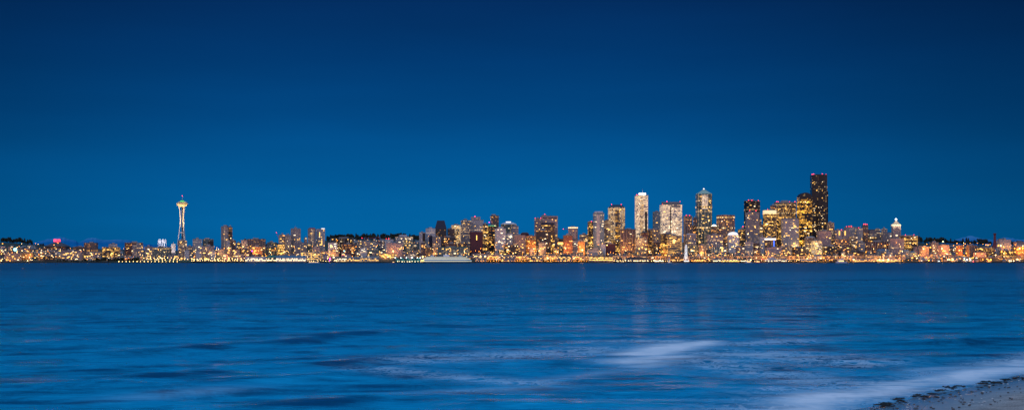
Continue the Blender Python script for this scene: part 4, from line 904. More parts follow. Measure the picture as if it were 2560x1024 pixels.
for tr in range(6000):
    if cnt >= 230: break
    x = random.uniform(2, 2556); row = random.choice((.4, .8, 1.2, 1.6, 2, 2.6, 3.2, 4, 5, 6.5, 8, 10)); Y = YS + 22 + row * 60
    edge = x < 420 or x > 2290
    w = random.uniform(9, 20) if not edge else random.uniform(7, 15)
    k = Y / F; g = HZ - (base(x, Y) - CH) / k - (x > 1200) * (x - 1200) * .002
    h = random.uniform(6, 15) if not edge else random.uniform(4, 9)
    if 1100 < x < 2080 and row > 1.5: h *= 1.5
    yt = g - h
    lim = np.interp(x, [0, 250, 440, 560, 800, 1000, 1100, 2100, 2200, 2300, 2560], [608, 612, 612, 606, 604, 596, 590, 585, 585, 604, 606])
    if yt < lim: continue
    if covered(x - w / 2, x + w / 2, Y, yt) > .55: continue
    dep = w * k * .9
    if not free(wx(x - w / 2, Y), wx(x + w / 2, Y), Y - dep / 2, Y + dep / 2): continue
    st = random.choice(['grey', 'pale', 'tan', 'brown', 'brick', 'dark', 'teal', 'pinkish', 'pinkish', 'amber', 'white' if random.random() < .4 else 'grey', 'orangewall' if random.random() < .3 else 'brown', 'condo', 'condo'])
    tp = random.choice((None, None, None, 'gable', 'gablex')) if h < 11 else None
    lab0 = ('gabled ' if tp else '') + ('low ' if h < 9 else '') + ADJ[st] + ' block in ' + ('front' if row < 1 else 'middle' if row < 4 else 'rear') + ' row ' + where(x)
    n = USED.get(lab0, 0); USED[lab0] = n + 1
    if n > 9: continue
    building('b', x - w / 2, x + w / 2, yt, 0, st, (ORD[n] + ('small ' if h >= 9 else '') + lab0), Y=Y, yaw=random.choice((.28, .1, .4)), dr=.6, top=tp, th=h * .25 if tp else 0,
             topm=random.choice(('roofd', 'roofg', 'roofg', 'roofb')), win=random.randint(1, 3) if edge else random.randint(2, 7), wm=random.choice(('gy', 'gw', 'go', 'gy')), roof=random.choice(('roofd', 'roofg', 'roofg', 'roofw')))
    cnt += 1
print('fillers', cnt)
# ---------------------------------------------------------------- ground of the far shore
def land():
    xs = np.linspace(-4200, 4600, 221); ys = np.concatenate([np.linspace(4386, 5900, 76), np.array([6000, 6300, 7000, 8500, 12000])]); v = []; f = []; ny, nx = len(ys), len(xs)
    for y in ys:
        for x in xs:
            z = terrain(x, min(y, 5900)) - .3
            if y > 5950: z -= (y - 5950) * .012
            v.append((x, y, max(z, 2.5 if y < 6100 else -3)))
    for j in range(ny - 1):
        for i in range(nx - 1): a = j * nx + i; f.append((a, a + 1, a + nx + 1, a + nx))
    m = bpy.data.meshes.new('far_shore'); m.from_pydata(v, [], f); m.materials.append(MT['soil']); o = bpy.data.objects.new('far_shore', smooth(m)); C.objects.link(o); tag(o, kind='structure')
    o = MB().box(-4200, 4600, 4380, 4386.2, -3, 3.3).build('seawall', 'timber'); tag(o, kind='structure')
MT['soil'] = plain('dark_grassy_ground', (.035, .04, .03), .95, var=.5, scale=.02)
land()
def park():
    a, b = wx(300, 4370), wx(478, 4370); m = MB()
    m.face([(a - 40, 4376, 2), (b, 4376, 2), (b, 4440, 10.5), (a, 4440, 10.5)]); o = m.build('park_slope', 'grass'); tag(o, kind='structure')
MT['grass'] = plain('park_grass', (.04, .07, .045), .95, var=.3, scale=.05)
park()
def mountains():
    Y0 = 45000; prof = [(-200, 612), (60, 611), (95, 604), (110, 600), (128, 596), (148, 592), (160, 593), (172, 597), (186, 600), (196, 606), (206, 601), (216, 596), (232, 594), (246, 597), (262, 600), (280, 599), (300, 598), (325, 600), (340, 606), (400, 613),
         (900, 618), (2350, 612), (2384, 598), (2400, 592), (2415, 589), (2427, 586), (2440, 590), (2455, 593), (2480, 596), (2500, 594), (2512, 590), (2530, 593), (2550, 596), (2700, 606)]
    n = 600; xs = np.linspace(-200, 2760, n); base_ = np.interp(xs, [p[0] for p in prof], [p[1] for p in prof]); rng = np.random.default_rng(3)
    jag = sum(rng.normal(0, 1.0 / (i + 1), n) for i in range(3)) * .45
    v = []; f = []; rows = 9
    for j in range(rows):
        t = j / (rows - 1)
        for i in range(n):
            px = xs[i]; y = base_[i] + jag[i] * (1 if t > .3 else .5) + (1 - t) * (615 - base_[i]) + rng.normal(0, .25)
            Y = Y0 - (1 - t) * 9000; v.append((wx(px, Y), Y, wz(px, min(y, 640), Y) if t > 0 else -5))
    for j in range(rows - 1):
        for i in range(n - 1): a = j * n + i; f.append((a, a + 1, a + n + 1, a + n))
    m = bpy.data.meshes.new('mountains'); m.from_pydata(v, [], f)
    mt, N, L, b = newmat('hazed_snowy_rock'); tc = N.new('ShaderNodeTexCoord'); nz = N.new('ShaderNodeTexNoise'); nz.inputs['Scale'].default_value = .0022; nz.inputs['Detail'].default_value = 6
    L.new(tc.outputs['Object'], nz.inputs['Vector']); sp = N.new('ShaderNodeSeparateXYZ'); L.new(tc.outputs['Object'], sp.inputs[0])
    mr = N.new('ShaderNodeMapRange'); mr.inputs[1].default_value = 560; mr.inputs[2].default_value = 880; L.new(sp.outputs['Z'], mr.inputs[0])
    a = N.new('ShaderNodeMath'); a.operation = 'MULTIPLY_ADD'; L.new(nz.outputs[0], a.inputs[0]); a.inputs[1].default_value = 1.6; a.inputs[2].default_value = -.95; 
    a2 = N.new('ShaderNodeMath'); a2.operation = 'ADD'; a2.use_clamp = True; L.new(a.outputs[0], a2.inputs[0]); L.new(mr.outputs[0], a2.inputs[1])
    mx = N.new('ShaderNodeMixRGB'); L.new(a2.outputs[0], mx.inputs[0]); mx.inputs[1].default_value = (.008, .17, .42, 1); mx.inputs[2].default_value = (.10, .30, .55, 1)  # blue haze of distance painted into the rock and snow colours
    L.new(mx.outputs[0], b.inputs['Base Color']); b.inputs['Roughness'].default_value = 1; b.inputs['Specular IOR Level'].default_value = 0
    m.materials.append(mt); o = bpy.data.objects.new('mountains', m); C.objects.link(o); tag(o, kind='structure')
mountains()
# ---------------------------------------------------------------- trees
def leafmat():
    m, N, L, b = newmat('foliage'); oi = N.new('ShaderNodeObjectInfo'); tc = N.new('ShaderNodeTexCoord'); nz = N.new('ShaderNodeTexNoise'); nz.inputs['Scale'].default_value = .35; L.new(tc.outputs['Object'], nz.inputs['Vector'])
    a = N.new('ShaderNodeMath'); a.operation = 'ADD'; L.new(oi.outputs['Random'], a.inputs[0]); L.new(nz.outputs[0], a.inputs[1])
    r = N.new('ShaderNodeValToRGB'); r.color_ramp.elements[0].color = (.012, .022, .016, 1); r.color_ramp.elements[1].color = (.04, .05, .032, 1); r.color_ramp.elements[0].position = .3
    L.new(a.outputs[0], r.inputs[0]); L.new(r.outputs[0], b.inputs['Base Color']); b.inputs['Roughness'].default_value = .9; return m
MT['leaf'] = leafmat()
TREES = []
for kind in range(6):
    m = MB(); conifer = kind in (0, 3)
    for i in range(420):
        if conifer:
            t = random.random() ** .8; r = (1 - t) * .26 * random.uniform(.35, 1.1) + .01; a = random.random() * 6.283; p = np.array((r * math.cos(a), r * math.sin(a), .12 + .88 * t)); s = .05
        else:
            cs = [(0, 0, .62, .3), (.2, .05, .5, .22), (-.2, -.04, .52, .24), (.08, -.12, .78, .18), (-.1, .1, .74, .2), (.25, 0, .68, .14)]; c = cs[random.randrange(5 if kind % 2 else 6)]
            d = np.random.default_rng(i * 7 + kind).normal(size=3); d /= np.linalg.norm(d); p = np.array(c[:3]) + d * c[3] * random.uniform(.55, 1.05); s = .065
        u = np.random.default_rng(i + kind * 999).normal(size=(3, 3)) * s; m.face([tuple(p + q) for q in u])
    cr = m.mesh('crown', 'leaf'); tk = MB().bar((0, 0, 0), (0, 0, .45), (.03, .015), 6).bar((0, 0, .35), (.12, 0, .55), (.012, .006), 4).bar((0, 0, .38), (-.12, .03, .58), (.012, .006), 4).mesh('trunk', 'trunk')
    TREES.append((cr, tk, conifer))
def tree(X, Y, h, label, group, k=None):
    cr, tk, cf = TREES[k if k is not None else random.randrange(6)]
    t = thing('conifer_tree' if cf else 'broadleaf_tree', label, 'tree', (X, Y, terrain(X, Y) - .5), random.random() * 6, group)
    w = random.uniform(.85, 1.25) * h; put('crown', cr, t, (0, 0, 0), (w, w, h)); put('trunk', tk, t, (0, 0, 0), (w, w, h))
def trees(x0, x1, n, h0, h1, label, group, Y0=5820, Y1=5890, k=None):
    for i in range(n):
        x = x0 + (x1 - x0) * (i + random.random()) / n; Y = random.uniform(Y0, Y1); tree(wx(x, Y), Y, random.uniform(h0, h1), label, group, k)
trees(0, 84, 22, 14, 30, 'dark tree on the far left hilltop', 'trees on the far left hilltop')
trees(88, 180, 10, 8, 14, 'small dark tree on the low ridge by the red sign', 'trees on the low ridge by the red sign')
trees(815, 1050, 52, 16, 28, 'dark tree on the long wooded ridge', 'trees on the long wooded ridge')
trees(815, 1050, 40, 14, 22, 'dark tree on the slope of the long wooded ridge', 'trees on the slope of the long wooded ridge', 5650, 5750)
trees(666, 695, 8, 16, 22, 'dark tree on the knoll left of the red luffing crane', 'trees on the knoll left of the red luffing crane')
trees(2288, 2480, 40, 14, 32, 'dark tree on the right skyline left of the smokestack', 'trees on the right skyline left of the smokestack')
trees(2496, 2560, 12, 14, 26, 'dark tree on the right skyline right of the smokestack', 'trees on the right skyline right of the smokestack')
trees(240, 345, 20, 10, 18, 'shore tree at the foot of the park slope', 'shore trees left of the park lamps', 4400, 4412)
trees(140, 250, 16, 6, 11, 'low tree on the dark bank at the left shore', 'low trees on the left bank', 4396, 4402)
trees(2300, 2420, 14, 8, 14, 'low tree among the houses at the right shore', 'trees among the right shore houses', 4700, 5200)
# ---------------------------------------------------------------- hillside houses
HW = {s: MB().box(-.5, .5, -.5, .5, 0, .62).mesh('wall', s) for s in ('housewall', 'orangewall', 'condo')}
HR = [MB().gable(-.5, .5, -.5, .5, .62, 1, .05).mesh('roof', 'roofd'), MB().gablex(-.5, .5, -.5, .5, .62, .95, .05).mesh('roof', 'roofg')]
def solveY(x, y, h):
    for Y in np.arange(4400, 5900, 8):
        if wz(x, y, Y) <= terrain(wx(x, Y), Y) + h: return float(Y)
    return None
def houses(x0, x1, y0, y1, n, cat_label, group):
    c = 0
    for tr in range(n * 12):
        if c >= n: break
        x, y = random.uniform(x0, x1), random.uniform(y0, y1); h = random.uniform(7, 11); Y = solveY(x, y, h)
        if not Y: continue
        w = random.uniform(11, 19); X = wx(x, Y)
        if not free(X - w * .55, X + w * .55, Y - w * .5, Y + w * .5): continue
        if covered(x - 3, x + 3, Y, y) > .4: continue
        PLACED.append((X - w * .5, X + w * .5, Y - w * .45, Y + w * .45, x - 4, x + 4, y))
        st = random.choice(('housewall', 'housewall', 'condo', 'orangewall'))
        t = thing('house', cat_label, 'house', (X, Y, terrain(X, Y) - 2), random.uniform(-.5, .5), group)
        put('wall', HW[st], t, (0, 0, 0), (w, w * .8, h + 2)); put('roof', random.choice(HR), t, (0, 0, 0), (w, w * .8, h + 2))
        for q in range(random.randint(0, 3)): put('window', WINM[random.choice(('gy', 'go', 'gw'))], t, (random.uniform(-.38, .38) * w, -w * .4 - .1, random.uniform(.4, .56) * (h + 2)), (random.uniform(1.4, 2.8), .3, 1.5))
        c += 1
houses(0, 150, 612, 644, 46, 'small house on the far left hillside', 'houses on the far left hillside')
houses(250, 380, 622, 645, 14, 'small house above the park slope', 'houses above the park slope')
houses(885, 1045, 596, 612, 22, 'small house on the slope of the wooded ridge', 'houses on the slope of the wooded ridge')
houses(2300, 2560, 610, 646, 80, 'small house on the right hillside', 'houses on the right hillside')
# ---------------------------------------------------------------- lamps
HEAD = {k: smooth(MB().ball(0, 0, 0, 1.0, 8, 6).mesh('lamp_head', k)) for k in ('lampw', 'lampo', 'lampc', 'lampb', 'red', 'mag', 'cyan', 'green')}
POLE = MB().bar((0, 0, 0), (0, 0, 1), (.14, .09), 5).mesh('pole', 'steel')
def front(x, y):
    Ys = [p[2] for p in PLACED if p[4] - 1 <= x <= p[5] + 1 and p[6] < y - 1]
    return min(Ys) - 3 if Ys else None
REST = []
def lamp(x, y, m, label, group=None, r=.9, power=0, col=None, Y=None, name='street_lamp', cat='street lamp', rest=False):
    if Y is None:
        Y = front(x, y); Ys = solveY(x, y, 9)
        Y = min(Y, Ys) if Y and Ys else (Y or Ys or 4700); Y = max(Y, 4388)
    z = wz(x, y, Y); zb = terrain(wx(x, Y), Y); zb = min(zb, z - 3) if Y > 4380 else 3.4
    if rest: REST.append((wx(x, Y), Y, zb, z, r, m)); return
    t = thing(name, label, cat, (wx(x, Y), Y, zb), 0, group)
    h = z - zb; put('pole', POLE, t, (0, .4, 0), (1, 1, max(h, 1.0))); put('lamp_head', HEAD[m], t, (0, 0, h), (r, r, r))
    if power:
        l = bpy.data.objects.new('lamp_light', bpy.data.lights.new('lamp_light', 'POINT')); C.objects.link(l); l.parent = t; l.location = (0, -6, h)
        l.data.energy = power; l.data.color = col or (1, .42, .10); l.data.shadow_soft_size = 1.0; l.data.specular_factor = .1
    return t
def lamps(x0, x1, step, y, m, label, group, jy=0, jx=.2, r=.9, Y=None, slope=0, rest=False):
    x = x0
    while x <= x1:
        lamp(x + random.uniform(-jx, jx) * step, y + random.uniform(-jy, jy) + slope * (x - x0), m, label, group, r * random.uniform(.8, 1.15), Y=Y, rest=rest); x += step
lamps(297, 450, 9.1, 653, 'lampw', 'white lamp in the evenly spaced lowest row along the shore path', 'lamps of the lowest shore path row', .2, .05, 1.0, Y=4374)
lamps(359, 470, 8.6, 644, 'lampw', 'white lamp in the row crossing the top of the park slope', 'lamps of the upper park row', .5, .1, .95, Y=4445)
lamps(385, 475, 9.5, 648, 'lampw', 'white lamp halfway down the park slope', 'lamps halfway down the park slope', .8, .25, .9, Y=4405)
lamps(478, 614, 4.7, 650.5, 'lampw', 'warm white lamp in the dense row on the pier beside the white hall', 'lamps of the dense pier row', .8, .4, .85, Y=4330, rest=True)
lamps(478, 610, 6.5, 646, 'lampw', 'warm lamp of the upper row behind the dense pier row', 'lamps behind the dense pier row', 1.5, .4, .95, Y=4405, rest=True)
lamps(618, 768, 10, 650.5, 'lampw', 'lamp along the water edge of the long white hall', 'lamps before the long white hall', .6, .4, .7, Y=4322)
lamps(773, 835, 6, 651, 'lampw', 'lamp around the marina masts', 'lamps around the marina', 1.5, .4, .7, Y=4392, rest=True)
lamps(1062, 1190, 12, 642, 'lampw', 'lamp behind the ferry on the shore road', 'lamps behind the ferry', 1.5, .4, .7, rest=True)
lamps(1190, 1470, 5.2, 651.5, 'lampo', 'small orange lamp at the foot of the waterfront flats', 'lamps at the foot of the waterfront flats', .7, .4, .55, Y=4352, rest=True)
lamps(1536, 1622, 7, 650.3, 'lampw', 'bright lamp along the edge of the arched roof pier', 'lamps of the arched roof pier', .4, .2, .85, Y=4322)
lamps(1628, 1705, 6, 650.5, 'lampw', 'lamp on the pier left of the big wheel', 'lamps on the pier left of the big wheel', .8, .3, .7, Y=4326)
lamps(1722, 1764, 5, 649.5, 'lampo', 'orange lamp on the pier right of the big wheel', 'lamps on the pier right of the big wheel', .8, .3, .7, Y=4322)
lamps(1776, 1990, 8.5, 650, 'lampw', 'lamp along the piers below the black square tower', 'lamps along the piers below the black square tower', 1.5, .3, .7, Y=4322, rest=True)
lamps(1995, 2088, 11, 648, 'lampo', 'orange lamp on the ferry dock', 'lamps on the ferry dock', 1.5, .3, 1.0, Y=4370)
lamps(1210, 2080, 19, 632, 'lampo', 'orange road lamp on the elevated roadway', 'lamps on the elevated roadway', 1.0, .3, .62, Y=4418, rest=True)
lamps(2125, 2300, 13, 648, 'lampo', 'orange lamp at the quay below the white lantern tower', 'lamps at the quay below the white lantern tower', 1.5, .4, .8, Y=4392)
def scatter(x0, x1, y0, y1, n, mats, label, group, r=.9):
    for i in range(n): lamp(random.uniform(x0, x1), random.uniform(y0, y1), random.choice(mats), label, group, r * random.uniform(.7, 1.3), rest=True)
scatter(0, 150, 606, 650, 34, ['lampo', 'lampw', 'lampw'], 'lamp among the houses on the far left hillside', 'lamps on the far left hillside', .95)
scatter(150, 440, 616, 648, 30, ['lampo', 'lampw'], 'lamp between the left shore blocks', 'lamps between the left shore blocks', .8)
scatter(480, 830, 612, 645, 60, ['lampo', 'lampw', 'lampw'], 'street lamp between the blocks around the lone tower', 'lamps around the lone tower', .8)
scatter(830, 1200, 600, 640, 50, ['lampo', 'lampw'], 'street lamp below the wooded ridge', 'lamps below the wooded ridge', .75)
scatter(1200, 2080, 605, 645, 90, ['lampo', 'lampw', 'lampo'], 'street lamp between the downtown towers', 'lamps between the downtown towers', .8)
scatter(2080, 2300, 600, 645, 30, ['lampo', 'lampw'], 'street lamp around the white lantern tower', 'lamps around the white lantern tower', .8)
# right shore lights, as placed in the photograph
for (x, y, r) in [(2357.5, 601, 1.9), (2349, 610.5, 1.8), (2357, 608, 1.2), (2360.5, 610, 1.3), (2326, 615.5, 2.0), (2309, 619.7, 1.6), (2355, 618.5, 1.6), (2358, 624, 1.8), (2374, 621.5, 1.7), (2384, 622, 1.6), (2384, 610.5, 1.3), (2392.5, 605.5, 1.6),
                  (2409, 604.5, 1.3), (2413, 606.5, 1.4), (2409, 610.5, 1.2), (2425, 604.5, 2.0), (2419, 610, 1.5), (2408, 617, 1.3), (2403, 622, 1.4), (2416, 630, 1.8), (2392.5, 630, 1.4), (2367, 632, 1.4), (2443, 605, 1.6), (2457.5, 607, 1.3),
                  (2470, 609.5, 2.1), (2465, 609, 1.4), (2475, 608, 1.3), (2439, 631, 1.3), (2496, 611, 2.0), (2502, 611, 2.0), (2509.5, 614, 1.7), (2488, 624, 1.6), (2504, 626, 1.9), (2515, 630, 1.7), (2510, 630.5, 1.4), (2489, 634.5, 1.6), (2536.5, 617.5, 1.6),
                  (2549, 618, 2.3), (2544, 620, 1.8), (2557, 617, 2.0), (2538, 627, 1.6), (2547.5, 630.5, 1.6), (2527.5, 609, 1.4), (2538, 608, 1.3), (2464, 636.5, 1.3), (2317, 607.5, 1.2), (2551.5, 601, 1.2), (2511, 595, 1.0)]:
    lamp(x, y, 'lampo' if random.random() < .7 else 'lampw', 'round lamp glowing among the houses of the right hillside', 'lamps on the right hillside', r * .95)
for (x, y, r, c) in [(2322, 648, 1.9, 'lampo'), (2347.5, 650, 1.2, 'lampc'), (2353, 643, 1.1, 'lampo'), (2355, 649, 1.1, 'lampo'), (2369, 646, 1.6, 'lampw'), (2373, 646, 1.9, 'lampw'), (2378, 647, 1.5, 'lampo'), (2382, 646, 1.6, 'lampw'), (2392, 645, 1.1, 'lampo'),
                     (2411, 643, 1.7, 'lampc'), (2410, 647, 1.2, 'lampw'), (2418, 646, 2.0, 'lampc'), (2424, 643, 1.6, 'lampw'), (2426, 646.5, 1.6, 'lampc'), (2433, 641, 1.2, 'lampo'), (2433.5, 651, 1.3, 'red'), (2457, 646, 1.2, 'lampo'), (2477, 646, 2.2, 'lampo'),
                     (2524, 649, 1.9, 'lampw'), (2528, 649, 1.7, 'lampw'), (2534, 649, 1.6, 'lampw')]:
    lamp(x, y, c, 'lamp low at the right shore by the orange freight sheds', 'lamps low at the right shore', r * .95, Y=4388)
# strong lights that colour what stands around them
HOT = [(1456, 624, 2.6, 'lampb', 9e5, 'brightest orange white street light, below the pink uplit tower'), (983, 628, 1.8, 'lampb', 1.6e5, 'bright orange light on the roof edge beside the pink gridded block'),
       (1335, 621, 1.4, 'lampb', 3e5, 'bright orange street light below the warm lit block'), (1348, 626, 1.6, 'lampb', 4e5, 'second bright orange street light down the slope from the warm lit block'),
       (1394, 629, 1.5, 'lampb', 4e5, 'bright orange street light below the broad mauve tower'), (1413, 619, 1.4, 'lampb', 3.5e5, 'bright yellow light at the foot of the dark red brick block'),
       (1564, 626, 1.6, 'lampb', 4e5, 'bright yellow orange light below the brown striped block'), (1500, 645, 1.0, 'lampo', 4e5, 'orange light inside the yellow pier arcade'), (1483, 645, 1.0, 'lampo', 3e5, 'orange light at the left end of the yellow pier arcade'),
       (1518, 645, 1.2, 'lampw', 4e5, 'yellow light at the right end of the yellow pier arcade'), (621, 643, 2.0, 'lampb', 3e5, 'dazzling light at the left end of the white hall'), (541, 624, 1.5, 'lampb', 3e5, 'bright white light above the orange street glow'),
       (552, 637, .9, 'lampo', 4e5, 'left light of the orange street glow below the lone tower'), (562, 637, .9, 'lampo', 4e5, 'right light of the orange street glow below the lone tower'), (638, 632, .9, 'lampo', 3.5e5, 'orange light at the foot of the red and orange lit block'),
       (823, 636, 1.2, 'lampo', 3e5, 'orange light right of the white framed block'), (834, 637, 1.3, 'lampo', 3e5, 'second orange light right of the white framed block'), (608, 616, 1.3, 'lampw', 1e5, 'bright lamp left of the brown flat roofed block'),
       (712, 629, 1.5, 'lampw', 2e5, 'bright lamp above the long white hall'), (964, 636, 1.1, 'lampo', 1.5e5, 'warm lamp over the yellow lit low block'), (1657, 627, 1.5, 'lampo', 4e5, 'orange street light left of the brown parking block'),
       (1753, 635, 1.6, 'lampb', 4e5, 'bright orange street light at the foot of the pyramid roofed tower'), (1771, 645, 1.5, 'lampo', 3e5, 'orange light in the gap right of the pier restaurant'), (1877, 647.5, 1.9, 'lampb', 4e5, 'glaring orange light between the moored white boats'),
       (1991, 612, 1.0, 'lampw', 1e5, 'white lamp at the foot of the golden windowed tower'), (1997.5, 648, 1.6, 'lampw', 2e5, 'yellow lamp left on the ferry dock'), (2018, 644, 1.5, 'lampb', 2.5e5, 'bright lamp in the middle of the ferry dock'),
       (2052, 643, 1.8, 'lampb', 3e5, 'bright orange lamp right on the ferry dock'), (2113, 638, 1.6, 'lampw', 1.5e5, 'yellow lamp above the passenger boat'), (2134, 646, 2.2, 'lampb', 4e5, 'dazzling orange light right of the passenger boat'),
       (2199, 647, 2.2, 'lampb', 4e5, 'left of the three dazzling lights below the white lantern tower'), (2208, 647.5, 2.2, 'lampb', 4e5, 'middle of the three dazzling lights below the white lantern tower'), (2221, 646, 2.4, 'lampb', 4e5, 'right of the three dazzling lights below the white lantern tower'),
       (2543, 645, 2.8, 'lampb', 7e5, 'glaring light before the long orange freight shed'), (2376, 646, 1.0, 'lampo', 3e5, 'orange light behind the yellow lamp cluster'), (2476, 640, 1.0, 'lampo', 3e5, 'orange light over the orange lit low shed'),
       (74, 643, 1.8, 'lampw', .8e5, 'white light on the orange walled block'), (69, 651, 1.7, 'lampb', 1e5, 'white light at the shore below the orange walled block'), (3, 651, 1.8, 'lampb', 2e5, 'white light at the left edge of the view'),
       (25, 651, 1.2, 'lampo', 1.5e5, 'orange light low at the left shore'), (103, 632, 1.6, 'lampw', 2e5, 'bright light over the small orange block on the left shore'), (130, 639, 1.6, 'lampw', 1e5, 'yellow light left of the wide mauve office block'),
       (153, 632, 1.7, 'lampw', 1e5, 'bright light at the left corner of the wide mauve office block'), (322, 645, 1.0, 'lampo', 1.2e5, 'orange light among the shore trees by the park'), (344, 646, 1.0, 'lampo', 1.2e5, 'orange light left of the upper park row'),
       (1083, 633, 1.0, 'lampo', 2e5, 'orange light beside the salmon pink block'), (2300, 634, 1.2, 'lampo', 4e5, 'orange light on the wall right of the pink silos'), (2335, 622, .9, 'lampo', 3e5, 'orange light on the slope of the right hillside'),
       (2398, 624, .9, 'lampo', 3e5, 'orange light beside the brown twin bayed block'), (1600, 604, .8, 'lampw', 1.5e5, 'warm light on the bright tan block')]
for x in range(1236, 2262, 68): lamp(x + random.uniform(-9, 9), 642, 'lampo', 'orange lamp under the deck of the elevated roadway', 'lamps under the elevated roadway', .8, 8e4, (1, .34, .06), Y=4414)
for (x, y) in [(2318, 617), (2330, 634), (2352, 640), (2364, 624), (2410, 636), (2446, 640), (2470, 646), (2500, 640), (2520, 624), (2556, 620), (2316, 640), (2392, 615), (62, 622), (120, 628), (10, 618)]:
    lamp(x, y, 'lampo', 'orange lamp throwing a pool of light between hillside houses', 'lamps throwing pools of orange light between houses', .9, 6e4, (1, .34, .05))
for (x, y, r, m, p, lab) in HOT: lamp(x, y, m, lab, None, r * .8, p * (.22 if 1300 < x < 1600 else .14), (1, .40, .09) if m != 'lampw' else (1, .62, .25), cat='light')
for (x, y, r, m, lab) in [(825, 646, 1.6, 'mag', 'magenta light at the right end of the marina'), (824, 651, 1.4, 'mag', 'lower magenta light at the right end of the marina'), (857, 636.5, 1.5, 'red', 'red neon light above the grey pier shed'), (861, 627, 1.5, 'cyan', 'cyan light above the grey pier shed'),
                          (630, 627, 1.4, 'mag', 'magenta light on the red and orange lit block'), (1956, 646, 1.5, 'red', 'red light right of the white gabled pier shed'), (1905, 646, 1.2, 'red', 'red light left of the white gabled pier shed'), (1223, 555, 1.2, 'mag', 'pink light on the dark tower left of the square topped tower'),
                          (547, 624, 1.1, 'cyan', 'cyan light right of the bright white light above the orange glow'), (321, 646.5, 1.3, 'red', 'red light among the shore trees by the park')]:
    lamp(x, y, m, lab, None, r, Y=None, cat='light', name='coloured_light')
for i, x in enumerate((988, 1002, 1016, 1030, 1043.5, 1050.5)):
    lamp(x, 644, 'lampc', 'cool white floodlight on a pole over the green roofed terminal', 'floodlights over the green roofed terminal', 1.3, Y=4326)
for (x, y, w_) in [(1743.5, 485, 1), (1773.5, 483, .7)]:
    pass

def rest_lamps():
    m = MB(); idx = []; mats = ['steel', 'lampw', 'lampo', 'lampc']
    for (X, Y, zb, z, r, k) in REST:
        n = len(m.f); m.bar((X, Y + .4, zb), (X, Y + .4, z), .12, 4); idx += [0] * (len(m.f) - n)
        n = len(m.f); m.ball(X, Y, z, r, 6, 5); idx += [mats.index(k)] * (len(m.f) - n)
    o = m.build('street_lamps', 'steel')
    for k in mats[1:]: o.data.materials.append(MT[k])
    o.data.polygons.foreach_set('material_index', idx); tag(o, 'many further street lamps sprinkled between the blocks of the far shore', 'street lamps', kind='stuff')
rest_lamps()
# ---------------------------------------------------------------- water
SH0 = np.array((6.1, 22.6)); SHD = np.array((.641, .767)); SHN = np.array((.767, -.641))     # shoreline point, direction, landward normal
def shore_s(X, Y): return (X - SH0[0]) * SHN[0] + (Y - SH0[1]) * SHN[1] + .16 * np.sin(((X - SH0[0]) * SHD[0] + (Y - SH0[1]) * SHD[1]) * .55) + .15 * np.sin(((X) * SHD[0] + (Y) * SHD[1]) * 1.7 + 1)
def pxw(x, y):   # photo pixel on the water -> world
    d = CH * F / (y - HZ); return wx(x, d), d
def vnoise(X, Y, seed):     # smooth value noise
    r = np.random.default_rng(seed).random((256, 256)); xi, yi = np.floor(X).astype(int), np.floor(Y).astype(int); fx, fy = X - xi, Y - yi
    fx, fy = fx * fx * (3 - 2 * fx), fy * fy * (3 - 2 * fy); g = lambda a, b: r[a % 256, b % 256]
    return (g(xi, yi) * (1 - fx) + g(xi + 1, yi) * fx) * (1 - fy) + (g(xi, yi + 1) * (1 - fx) + g(xi + 1, yi + 1) * fx) * fy
